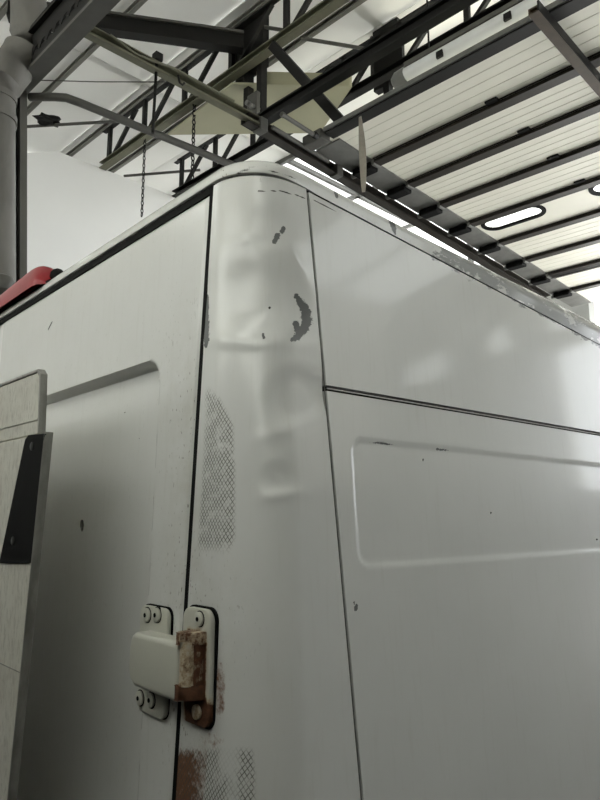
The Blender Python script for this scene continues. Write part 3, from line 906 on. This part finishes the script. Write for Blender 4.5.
def blob(cx, cy, rx, ry, soft=.5):
    return 1 - sstep(np.hypot((px - cx) / rx, (py - cy) / ry), 1 - soft, 1.0)
def region(pts_left, pts_right, y0, y1, soft=8):
    yl = [p[1] for p in pts_left]; xl = np.interp(py, yl, [p[0] for p in pts_left])
    xr = np.interp(py, [p[1] for p in pts_right], [p[0] for p in pts_right])
    return sstep(px, xl - 1, xl + 4) * (1 - sstep(px, xr - 4, xr + 1)) * sstep(py, y0 - soft, y0 + soft) * (1 - sstep(py, y1 - soft, y1 + soft))
gridm = np.maximum(gridm, region([(205, 380), (203, 450), (196, 560)], [(210, 385), (222, 400), (234, 425), (236, 470), (236, 540), (228, 556)], 392, 548))
gridm = np.maximum(gridm, region([(178, 740), (173, 800)], [(252, 740), (256, 770), (256, 830)], 750, 900, 5) * (1 - .85 * blob(228, 760, 14, 22)) * (1 - .6 * blob(232, 790, 8, 30)))
rust = np.maximum(rust, .55 * blob(196, 757, 30, 30, .9))
rust = np.maximum(rust, .82 * region([(176, 730), (172, 800)], [(214, 730), (206, 800)], 748, 1000, 14) * (1 - .35 * sstep(px, 185, 208)))
rust = np.maximum(rust, .62 * blob(219, 692, 13, 62, .8))
rust = np.maximum(rust, .50 * blob(212, 738, 34, 26, .9))
dirt = np.maximum(dirt, .8 * (1 - sstep(px, 200, 214)) * sstep(py, 420, 560))
dirt = np.maximum(dirt, .5 * blob(262, 172, 40, 14)); dirt = np.maximum(dirt, .35 * blob(215, 620, 60, 90))
def inward(V):
    o = np.zeros_like(V); o[:, 0] = -.012 * np.clip(1 + V[:, 0] / .2, 0, 1); o[:, 1] = .022 * np.clip(1 - V[:, 1] / .2, .0, 1)
    return o
grid_mesh('corner_pillar', P, PAINT, van, dict(chip=chip, rust=rust, grid=gridm, su=SU, dirt=dirt, crack=crack), skirt=inward)
P2, _, _ = pillar_points(40, 12, ZB, zl0 + .001)
grid_mesh('corner_pillar_foot', P2, PAINT, van)

# ---- right-hand side: upper (raised roof) and lower panels
def recess_depth(u, v, u0, v0, u1, v1, r, lip, dep):
    """signed rounded-box distance -> pressed-in panel"""
    cu, cv = (u0 + u1) / 2, (v0 + v1) / 2
    qx = np.abs(u - cu) - (u1 - u0) / 2 + r; qy = np.abs(v - cv) - (v1 - v0) / 2 + r
    sd = np.minimum(np.maximum(qx, qy), 0) + np.hypot(np.maximum(qx, 0), np.maximum(qy, 0)) - r
    return -dep * (1 - sstep(sd, -lip, 0)), sd
def uneven(a, b, n, fine_to, fine_n):
    return np.concatenate([np.linspace(a, fine_to, fine_n, endpoint=False), np.linspace(fine_to, b, n)])
YF = 3.3
yy = uneven(0, YF - .25, 24, 1.35, 340)
def side_sheet(name, zlo, zhi_fn, zn, recess=None, chips=(), cracks=(), wear=None):
    nu, nv = len(yy), zn
    P = np.zeros((nu, nv, 3))
    for j in range(nv):
        t = j / (nv - 1)
        ztop = np.array([zhi_fn(y + .2) for y in yy])
        z = zlo + (ztop - zlo) * t
        P[:, j, 1] = yseam(z) + .0035 + yy
        P[:, j, 0] = xsd(z)
        P[:, j, 2] = z
    # soft outward crown of the side, more curved inwards near the roof
    if recess:
        dd, sd = recess_depth(P[..., 1], P[..., 2], *recess)
        P[..., 0] += dd
    px, py = proj(P.reshape(-1, 3)); px = px.reshape(nu, nv); py = py.reshape(nu, nv)
    ch = np.zeros((nu, nv)); ck = np.zeros((nu, nv))
    for s in chips: ch = np.maximum(ch, stroke(px, py, s))
    for s in cracks: ck = np.maximum(ck, stroke(px, py, s))
    we = wear(P, px, py) if wear is not None else np.zeros((nu, nv))
    def sk(V):
        o = np.zeros_like(V); o[:, 0] = -.014; return o
    return grid_mesh(name, P, PAINT, van, dict(chip=ch, crack=ck, wear=we), skirt=sk)
side_sheet('side_lower_panel', ZB, lambda y: ZMID - .006, 250, recess=(.228, 1.763, 2.9, 1.993, .03, .006, .0019),
           chips=([(354, 603, 1.2), (357, 607, 1.6), (355, 611, 1.5)], [(368, 441, .9), (384, 443, 1.6), (397, 444, .8)], [(436, 449, .7), (448, 450, .6)]),
           cracks=([(423, 460, .9)], [(491, 513, .9)], [(597, 539, 1.2)], [(505, 455, .8)], [(582, 735, .8)], [(583, 786, .9)], [(443, 618, .6)]))
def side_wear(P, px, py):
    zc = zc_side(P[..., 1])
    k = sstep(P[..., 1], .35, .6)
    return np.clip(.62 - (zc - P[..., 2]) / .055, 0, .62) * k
side_sheet('side_upper_panel', ZMID + .005, lambda y: zc_side(y), 130, wear=side_wear,
           cracks=([(308, 190, .9), (335, 203, .8), (372, 224, .7), (420, 248, .4)], [(313, 200, .5), (340, 213, .4)], ))
# seam bead down the side joint and along the middle joint
sb = [np.array([xsd(z) - .0028, yseam(z) + .0008, z]) for z in np.linspace(ZB, ZC0 - .005, 12)]
tube('seam_bead', sb, .0012, SEALANT, van, hall=False, n=6)
mb = [np.array([xsd(ZMID) - .0035, y, ZMID - .0005]) for y in np.linspace(.18, YF, 4)]
tube('middle_seam_bead', mb, .0013, PAINT, van, hall=False, n=6)

# ---- dark inner shell behind the gaps
W = 2.3
v = []
for z in (ZB + .02, ZC0 - .02):
    xr = xsd(z) - .018; xl = -W - xsd(z) + .018; yr = yrd(z) + .075
    v += [(xr - .07, yr, z), (xr, yr + .07, z), (xr, YF, z - (.19 if z > 2 else 0)), (xl, YF, z - (.19 if z > 2 else 0)), (xl, yr + .07, z), (xl + .07, yr, z)]
mesh('inner_shell', v, [(0, 1, 2, 3, 4, 5), (6, 11, 10, 9, 8, 7)] + [(i, 6 + i, 6 + (i + 1) % 6, (i + 1) % 6) for i in range(6)], INNER, van)

# ---- rear doors
ZDT = ZC0 - .010
def rear_door(name, x_fn0, x_fn1, visible):
    nu, nv = (300, 420) if visible else (60, 80)
    P = np.zeros((nu, nv, 3))
    for j, z in enumerate(np.linspace(ZB, ZDT, nv)):
        xa, xb = x_fn0(z), x_fn1(z)
        P[:, j, 0] = np.linspace(xa, xb, nu); P[:, j, 1] = yrd(z); P[:, j, 2] = z
    x0 = -1.22 if visible else -1.98; x1 = -.312 if visible else -1.40
    dd, sd = recess_depth(P[..., 0], P[..., 2], x0, 1.0, x1, 2.163, .055, .014, .030)
    P[..., 1] -= dd
    # rolled edges
    eg = np.minimum(np.abs(P[..., 0] - P[-1:, :, 0]), ZDT - P[..., 2])
    P[..., 1] += .006 * (1 - sstep(eg, 0, .012)) ** 2
    px, py = proj(P.reshape(-1, 3)); px = px.reshape(nu, nv); py = py.reshape(nu, nv)
    ch = np.zeros((nu, nv)); ck = np.zeros((nu, nv)); di = np.zeros((nu, nv)); rs = np.zeros((nu, nv))
    if visible:
        for s in ([(60, 396, .7), (72, 392, .9), (84, 388, .5)],): ch = np.maximum(ch, stroke(px, py, s))
        for s in ([(82, 521, 1.6), (82, 526, 2.2)], [(82, 530, 1.5)], [(125, 413, 1)], [(48, 330, .5), (52, 322, .5)], [(139, 438, .8)]): ck = np.maximum(ck, stroke(px, py, s))
        di = .8 * sstep(px, 150, 190) * sstep(py, 250, 420) + .12
    def sk(V):
        o = np.zeros_like(V); o[:, 1] = .018; return o
    return grid_mesh(name, P, PAINT, van, dict(chip=ch, crack=ck, dirt=di, rust=rs), skirt=sk)
rear_door('rear_door', lambda z: -1.30, lambda z: xgap(z) - .009, True)
rear_door('rear_door', lambda z: -W - xgap(z) + .005, lambda z: -1.31, False)
gs = []
for z in np.linspace(ZB, ZC0 - .006, 8):
    gs += [(xgap(z) - .0085, yrd(z) + .001, z), (xgap(z) + .0055, yrd(z) + .0005, z), (xgap(z) + .0055, yrd(z) + .02, z), (xgap(z) - .0085, yrd(z) + .02, z)]
gf = [(i * 4 + k, i * 4 + (k + 1) % 4, i * 4 + 4 + (k + 1) % 4, i * 4 + 4 + k) for i in range(7) for k in range(4)] + [(0, 1, 2, 3), (31, 30, 29, 28)]
mesh('door_gap_rubber', gs, gf, BLACK, van)
# rubber above the doors
box('door_seal', (-W + .16, yrd(ZC0) + .0005, ZDT - .002), (xgap(ZC0) + .006, yrd(ZC0) + .03, ZC0 + .004), BLACK, van)

# ---- roof cap: profile swept round the roof edge
def ring_points():
    """(x, y, nx, ny, crease z, height factor) round the roof plan, starting at the cab on the right"""
    R = []
    zc = ZC0; xs, yr = xsd(zc), yrd(zc)
    for y in np.concatenate([np.linspace(YF, 1.4, 24), np.linspace(1.38, yr + RC, 140, endpoint=False)]):
        R.append((xsd(zc_side(y)), y, 1, 0, zc_side(y), 1 + .85 * float(sstep(y, .2, 1.4))))
    for a in np.linspace(0, math.pi / 2, 40):
        R.append((xs - RC + RC * math.cos(a), yr + RC - RC * math.sin(a), math.cos(a), -math.sin(a), zc, 1))
    for x in np.linspace(xs - RC, -W - xs + RC, 200)[1:]:
        R.append((x, yr, 0, -1, zc, 1))
    for a in np.linspace(0, math.pi / 2, 16)[1:]:
        R.append((-W - xs + RC - RC * math.sin(a), yr + RC - RC * math.cos(a), -math.sin(a), -math.cos(a), zc, 1))
    for y in np.linspace(yr + RC, YF, 30)[1:]:
        R.append((-W - xsd(zc_side(y)), y, -1, 0, zc_side(y), 1 + .85 * float(sstep(y, .2, 1.4))))
    return R
R = ring_points()
prof = [(-.020, .003), (-.001, .003), (.0035, .005), (.0045, .009), (.0035, .016), (.0005, .024), (-.006, .032), (-.015, .038), (-.030, .044), (-.055, .049), (-.10, .054), (-.2, .06), (-.45, .068)]
P = np.zeros((len(R), len(prof) + 1, 3))
for i, (x, y, nx, ny, zc, k) in enumerate(R):
    for j, (o, h) in enumerate(prof):
        sd_ = max(0.0, min(1.0, (y - .06) / .12)) if nx > .5 else 0.0
        oo = min(o, o * (1 - sd_)) if o > 0 else (o * (1 - sd_) if j < 2 else o)
        P[i, j] = (x + nx * oo, y + ny * oo, zc + h * k * (1 if j > 2 else 1 - sd_))
    P[i, len(prof)] = (-W / 2 + (P[i, 8, 0] + W / 2) * .05, np.clip(P[i, 8, 1], .5, YF), zc + .078 * k)
px, py = proj(P.reshape(-1, 3)); px = px.reshape(P.shape[:2]); py = py.reshape(P.shape[:2])
ch = np.zeros_like(px); ck = np.zeros_like(px); di = np.zeros_like(px)
onside = (np.array([r[2] for r in R])[:, None] > .5)
for s in ([(335, 190, 1.5), (337, 197, 2)], [(388, 212, 2.4), (394, 228, 2.6), (395, 234, 1.2)], [(362, 200, 2), (366, 206, 1.5)]):
    ch = np.maximum(ch, stroke(px, py, s))
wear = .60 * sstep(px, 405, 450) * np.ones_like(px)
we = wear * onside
ck = np.maximum(ck, .62 * stroke(px, py, [(222, 181, 1.5), (250, 168, 3), (262, 168, 2), (300, 180, 1)]))
ck = np.maximum(ck, .5 * stroke(px, py, [(262, 158, 3), (300, 171, 4)]))
di = np.maximum(di, 1.0 * (1 - sstep(np.hypot((px - 218) / 26, (py - 176) / 14), .4, 1)))
di = np.maximum(di, .25)
grid_mesh('roof_cap', P, PAINT, van, dict(chip=ch, crack=ck, dirt=di, wear=we))
# dark sealant bead under the cap round the corner
sbp = [np.array([x - nx * .006, y - ny * .006, zc - .001]) for (x, y, nx, ny, zc, k) in R if (nx > .02 or (ny < -.9 and x > xgap(2.45) - .01)) and y < .22]
tube('corner_sealant', sbp, .0042, BLACK, van, hall=False, n=8)

# ---- high brake lamp on the roof edge
lam = []
xc0, xc1 = -.965, -1.62
nx_, na = 26, 14
Pm = np.zeros((nx_, na, 3))
for i in range(nx_):
    s = i / (nx_ - 1)
    x = xc0 + (xc1 - xc0) * s
    hgt = .094 * (math.sin(min(s / .22, 1) * math.pi / 2) ** .7) * (1 - .3 * s) * (math.sin(min((1 - s) / .1, 1) * math.pi / 2) ** .5) + .004
    for j in range(na):
        a = math.pi * j / (na - 1)
        Pm[i, j] = (x, .045 - .055 * math.cos(a) * (.5 + .5 * min(hgt / .05, 1)), ZC0 + .024 + hgt * math.sin(a))
bl = grid_mesh('brake_lamp', Pm, RED, van)
e_ = [(x, y, z) for x, y, z in ((-.945, .012, ZC0 + .024), (-.945, .085, ZC0 + .034), (-1.63, .085, ZC0 + .034), (-1.63, .012, ZC0 + .024))]
gk = mesh('gasket', e_ + [(x, y, z + .008) for x, y, z in e_], BOXF, BLACK, None); gk.parent = bl; gk.matrix_parent_inverse = bl.matrix_world.inverted()
tip = tube('lamp_tip', [(-.945, .045, ZC0 + .042), (-.955, .045, ZC0 + .046), (-.975, .045, ZC0 + .056)], [.006, .014, .022], BLACK, None, hall=False); tip.parent = bl

# ---- hinge
def wattr(o, fn):
    me = o.data
    a = me.attributes.new('rust', 'FLOAT', 'POINT')
    co = np.zeros(len(me.vertices) * 3, np.float32); me.vertices.foreach_get('co', co); co = co.reshape(-1, 3)
    a.data.foreach_set('value', np.asarray(fn(co), np.float32))
def hp(x, y, Y=0.0):
    p = hit(x, y, np.array([0, Y, 0]), np.array([0, 1.0, 0])); return p[0], p[2]
hinge = empty('door_hinge', (-.24, -.03, 1.6)); adopt(hinge, van); hinge.matrix_parent_inverse = Matrix.Translation(van.location).inverted()
def sub(o): 
    o.parent = hinge; o.matrix_parent_inverse = (Matrix.Translation(van.location) @ van.matrix_world.inverted() @ Matrix.Translation(hinge.location)).inverted() if False else Matrix.Translation(hinge.location).inverted()
    return o
AX = ((1, 0, 0), (0, 0, 1), (0, -1, 0))
yp = yrd(1.6)
# pillar leaf: shadow gasket, plate
x0, z1 = hp(184, 605, -.01); x1, z0 = hp(212, 722, -.01)
plx0, plx1, plz0, plz1 = x0 + .008, x1, z0 - .012, z1
o = sub(prism('gasket', rrect(plx0 - .002, plz0 - .003, plx1 + .004, plz1 + .003, .021), *AX, (0, yp + .004, 0), .007, BLACK, smooth=False, bevel=.001))
o = sub(prism('pillar_leaf', rrect(plx0, plz0, plx1, plz1, .02), *AX, (0, yp, 0), .012, HINGE, bevel=.003, smooth=True))
bmx = bmesh.new(); bmx.from_mesh(o.data); bmesh.ops.triangulate(bmx, faces=[f for f in bmx.faces if len(f.verts) > 4]); [bmesh.ops.subdivide_edges(bmx, edges=[e for e in bmx.edges if e.calc_length() > .008], cuts=2, use_grid_fill=True) for _k in range(3)]; bmx.to_mesh(o.data); bmx.free()
zc_ = (plz0 + plz1) / 2
wattr(o, lambda c: .95 * (1 - sstep(c[:, 2], plz0 + .135, plz0 + .16)) * sstep(c[:, 0], plx0 + .002, plx0 + .02) * (1 - .9 * sstep(c[:, 0], plx1 - .014, plx1 - .003) * sstep(c[:, 2], plz0 + .03, plz0 + .06)) - .1)
# lugs and pin
pinx = hp(190, 660, -.035)[0]
xl = plx0 + .055
def lug(zc, hgt, rustv, nm):
    # curled strap from the pin to the plate
    poly = []
    pcx, pcy = pinx - .004, -.034
    for a in np.linspace(math.radians(80), math.radians(290), 12): poly.append((pcx + .017 * math.cos(a), pcy + .017 * math.sin(a)))
    poly += [(xl - .012, -.050), (xl + .006, -.040), (xl + .016, -.022), (xl + .018, -.008), (pinx + .012, -.008)]
    o = sub(prism(nm, poly, (1, 0, 0), (0, 1, 0), (0, 0, 1), (0, yp, zc - hgt / 2), hgt, HINGE, bevel=.003, smooth=True))
    wattr(o, lambda c: np.full(len(c), rustv)); return o
zt = hp(190, 638, -.035)[1]; zb_ = hp(186, 691, -.035)[1]
lug(zt, .019, .60, 'upper_lug'); lug(zb_, .022, .85, 'lower_lug')
o = sub(tube('pin', [(pinx - .002, yp - .034, zb_ + .01), (pinx - .002, yp - .034, zt - .005)], .0125, HINGE, None, hall=False, n=16)); wattr(o, lambda c: np.full(len(c), .47))
o = sub(box('knuckle_back', (pinx - .010, yp - .030, zb_), (pinx + .012, yp - .010, zt), HINGE, None, .004)); wattr(o, lambda c: .36 + .3 * sstep(c[:, 0], pinx, pinx + .012))
# door leaf: tall plate and the bulged cover over it
lx0, lz1 = hp(144, 604, -.008); lx1, _ = hp(171, 604, -.008); _, lz0 = hp(150, 713, -.008)
o = sub(prism('gasket', rrect(lx0 - .002, lz0 - .002, lx1 + .003, lz1 + .002, .018), *AX, (0, yp + .004, 0), .006, BLACK))
o = sub(prism('door_leaf', rrect(lx0, lz0, lx1 + .001, lz1, .017), *AX, (0, yp, 0), .011, HINGE, bevel=.0035, smooth=True)); wattr(o, lambda c: np.full(len(c), -.2))
cx0, cz1 = hp(140, 630, -.03); cx1, _ = hp(180, 632, -.04); _, cz0 = hp(150, 689, -.03)
cx1 = pinx - .012
o = sub(prism('knuckle_cover', [(cx0 + .016, cz1), (cx0 + .006, cz1 - .006), (cx0, cz1 - .022), (cx0 - .002, cz0 + .030), (cx0 + .006, cz0 + .012), (cx0 + .022, cz0 + .003), (cx1, cz0 + .002), (cx1, cz1 + .001)], *AX, (0, yp - .004, 0), .042, HINGE, bevel=.009, smooth=True, seg=4)); wattr(o, lambda c: -.25 + .3 * sstep(c[:, 0], cx1 - .02, cx1))
def bolt(x, z, yface, r=.0125):
    sub(tube('bolt_shadow_ring', [(x, yface + .002, z), (x, yface - .0008, z)], r * 1.14, BLACK, None, hall=False, n=18))
    o = sub(tube('bolt', [(x, yface, z), (x, yface - .004, z), (x, yface - .0055, z)], [r, r, r * .8], HINGE, None, hall=False, n=18)); wattr(o, lambda c: np.full(len(c), -.3))
    w = sub(tube('bolt_socket', [(x, yface - .003, z), (x, yface - .0062, z)], r * .34, BLACK, None, hall=False, n=6))
for p in ((147, 615), (157, 615), (140, 698), (151, 700)):
    X, Zz = hp(*p, yp - .012); bolt(X, Zz, yp - .011)
X, Zz = hp(199.5, 619, yp - .013); bolt(X, Zz, yp - .012, .0115)
X, Zz = hp(197, 712, yp - .013)
o = sub(tube('bolt', [(X, yp - .012, Zz), (X, yp - .016, Zz), (X, yp - .0175, Zz)], [.0115, .0115, .009], HINGE, None, hall=False, n=18)); wattr(o, lambda c: np.full(len(c), .5))

# ---- folded lift platform in front of the doors
YPF = -.165
def pf(x, y, Y=YPF):
    p = hit(x, y, np.array([0, Y, 0]), np.array([0, 1.0, 0])); return np.array([p[0], p[2]])
plat = empty('lift_platform', (-1.1, YPF, 1.2)); adopt(plat, van)
plat['label'] = 'scuffed white folded platform with a black bolted strip'
def psub(o): o.parent = plat; o.matrix_parent_inverse = Matrix.Translation(plat.location).inverted(); return o
TR, BR_ = pf(46, 433), pf(9, 800)
k_ = (TR[0] - BR_[0]) / (TR[1] - BR_[1])
def xr_at(z): return TR[0] + (z - TR[1]) * k_
FT = pf(38.5, 371)
# main board
zb0 = .75
xl_ = -1.5
psub(prism('board', [(xl_, zb0), (xr_at(zb0), zb0), (TR[0], TR[1]), (xl_, TR[1] + .01)], *AX, (0, YPF + .012, 0), .012, PLATFORM, bevel=.002))
psub(prism('edge_trim', [(xr_at(zb0), zb0), (xr_at(zb0) + .004, zb0), (TR[0] + .004, TR[1] + .002), (TR[0], TR[1] + .002)], *AX, (0, YPF + .013, 0), .017, ALU, bevel=.001))
# upper flap
psub(prism('flap', [(xl_, TR[1] + .012), (FT[0] + .012, TR[1] + .004), (FT[0] + .002, FT[1] - .012), (FT[0] - .012, FT[1]), (xl_, FT[1] + .012)], *AX, (0, YPF + .014, 0), .010, PLATFORM, bevel=.002))
psub(prism('flap_edge', [(FT[0] + .012, TR[1] + .004), (FT[0] + .017, TR[1] + .004), (FT[0] + .008, FT[1] - .006), (FT[0] - .008, FT[1] + .006), (xl_, FT[1] + .018), (xl_, FT[1] + .011), (FT[0] - .012, FT[1]), (FT[0] + .002, FT[1] - .012)], *AX, (0, YPF + .016, 0), .015, ALU, bevel=.001))
psub(prism('flap_rib', [(xl_, TR[1] + .04), (FT[0] + .006, TR[1] + .032), (FT[0] + .006, TR[1] + .037), (xl_, TR[1] + .045)], *AX, (0, YPF + .006, 0), .004, PLATFORM))
# black strip and its bolts
B1, B2_, B3, B4 = pf(24, 438, YPF - .004), pf(45, 433.5, YPF - .004), pf(30.5, 563, YPF - .004), pf(-1, 563, YPF - .004)
poly = [(B4[0], B4[1]), (B3[0] + .0, B3[1]), (B2_[0] - .002, B2_[1] - .0), (B1[0] + .022, B1[1] + .004), (B1[0] + .006, B1[1] - .003), (B1[0], B1[1] - .016)]
st = psub(prism('black_strip', poly, *AX, (0, YPF, 0), .004, BLACK, bevel=.0008))
for p in ((29, 446), (10, 541)):
    c = pf(*p, YPF - .01)
    psub(tube('strip_bolt', [(c[0], YPF - .003, c[1]), (c[0], YPF - .0055, c[1]), (c[0], YPF - .0065, c[1])], [.0085, .0085, .006], simple('dark_bolt', (.05, .05, .048), .4, .3), None, hall=False, n=14))
c = pf(14, 645)
psub(prism('joint_line', [(xl_, 1.565), (xr_at(1.565) - .006, 1.565), (xr_at(1.565) - .006, 1.5665), (xl_, 1.5665)], *AX, (0, YPF + .001, 0), .002, ALU))
# arms that hold the platform
for x in (-.75, -1.35):
    psub(box('lift_arm', (x - .03, YPF + .02, .45), (x + .03, -.05, .80), DSTEEL, None, .005))

# ---- rest of the van body
def quad_wall(name, pts, m):
    return mesh(name, pts, [tuple(range(len(pts)))], m, van)
z0_, z1_ = ZB, ZC0
v = [(-W - xsd(ZB), .1, ZB), (-W - xsd(ZB), YF, ZB), (-W - xsd(2.25), YF, 2.26), (-W - xsd(2.46), .1, 2.465)]
mesh('side_panel', v + [(x + .02, y, z) for x, y, z in v], BOXF, PAINT, van)
# left rear corner
P3 = []
zs3 = np.linspace(ZB, ZC0, 12)
P3 = np.zeros((14, 12, 3))
for j, z in enumerate(zs3):
    xg = -W - xgap(z) - .005; xs = -W - xsd(z); yr = yrd(z)
    pts_ = [(xg, yr)] + [(xs + RC - RC * math.sin(a), yr + RC - RC * math.cos(a)) for a in np.linspace(0, math.pi / 2, 12)] + [(xs, yr + RC + .03)]
    for i, (x, y) in enumerate(pts_): P3[i, j] = (x, y, z)
grid_mesh('corner_pillar', P3[::-1], PAINT, van)
cabp = [(YF, .5), (YF, 2.27), (3.55, 2.22), (4.25, 1.42), (4.95, 1.15), (5.08, .95), (5.08, .45), (4.4, .45), (4.4, .6), (3.6, .6), (3.6, .45)]
prism('cab', cabp, (0, 1, 0), (0, 0, 1), (1, 0, 0), (-W + .02, 0, 0), W - .04, PAINT, van, bevel=.03)
nrm = np.array([0, .80, .70]); nrm /= np.linalg.norm(nrm)
a_, b_ = np.array([0, 3.62, 2.14]), np.array([0, 4.20, 1.48])
wv = [(-W + .15, a_[1], a_[2]), (-.15, a_[1], a_[2]), (-.1, b_[1], b_[2]), (-W + .1, b_[1], b_[2])]
mesh('windscreen', [np.array(p) + nrm * .004 for p in wv] + [np.array(p) + nrm * .012 for p in wv], BOXF, simple('dark_glass', (.01, .012, .012), .05), van)
box('chassis', (-W + .2, .1, .38), (-.2, 4.9, ZB + .05), DSTEEL, van)
box('rear_bumper', (-W + .05, -.06, .40), (-.05, .1, .56), BLACK, van, .02)
for y in (.95, 4.0):
    for x in (-W + .04, -.24):
        tube('wheel', [(x, y, .34), (x + .03, y, .34), (x + .17, y, .34), (x + .2, y, .34)], [.31, .34, .34, .31], TYRE, van, hall=False, n=28)
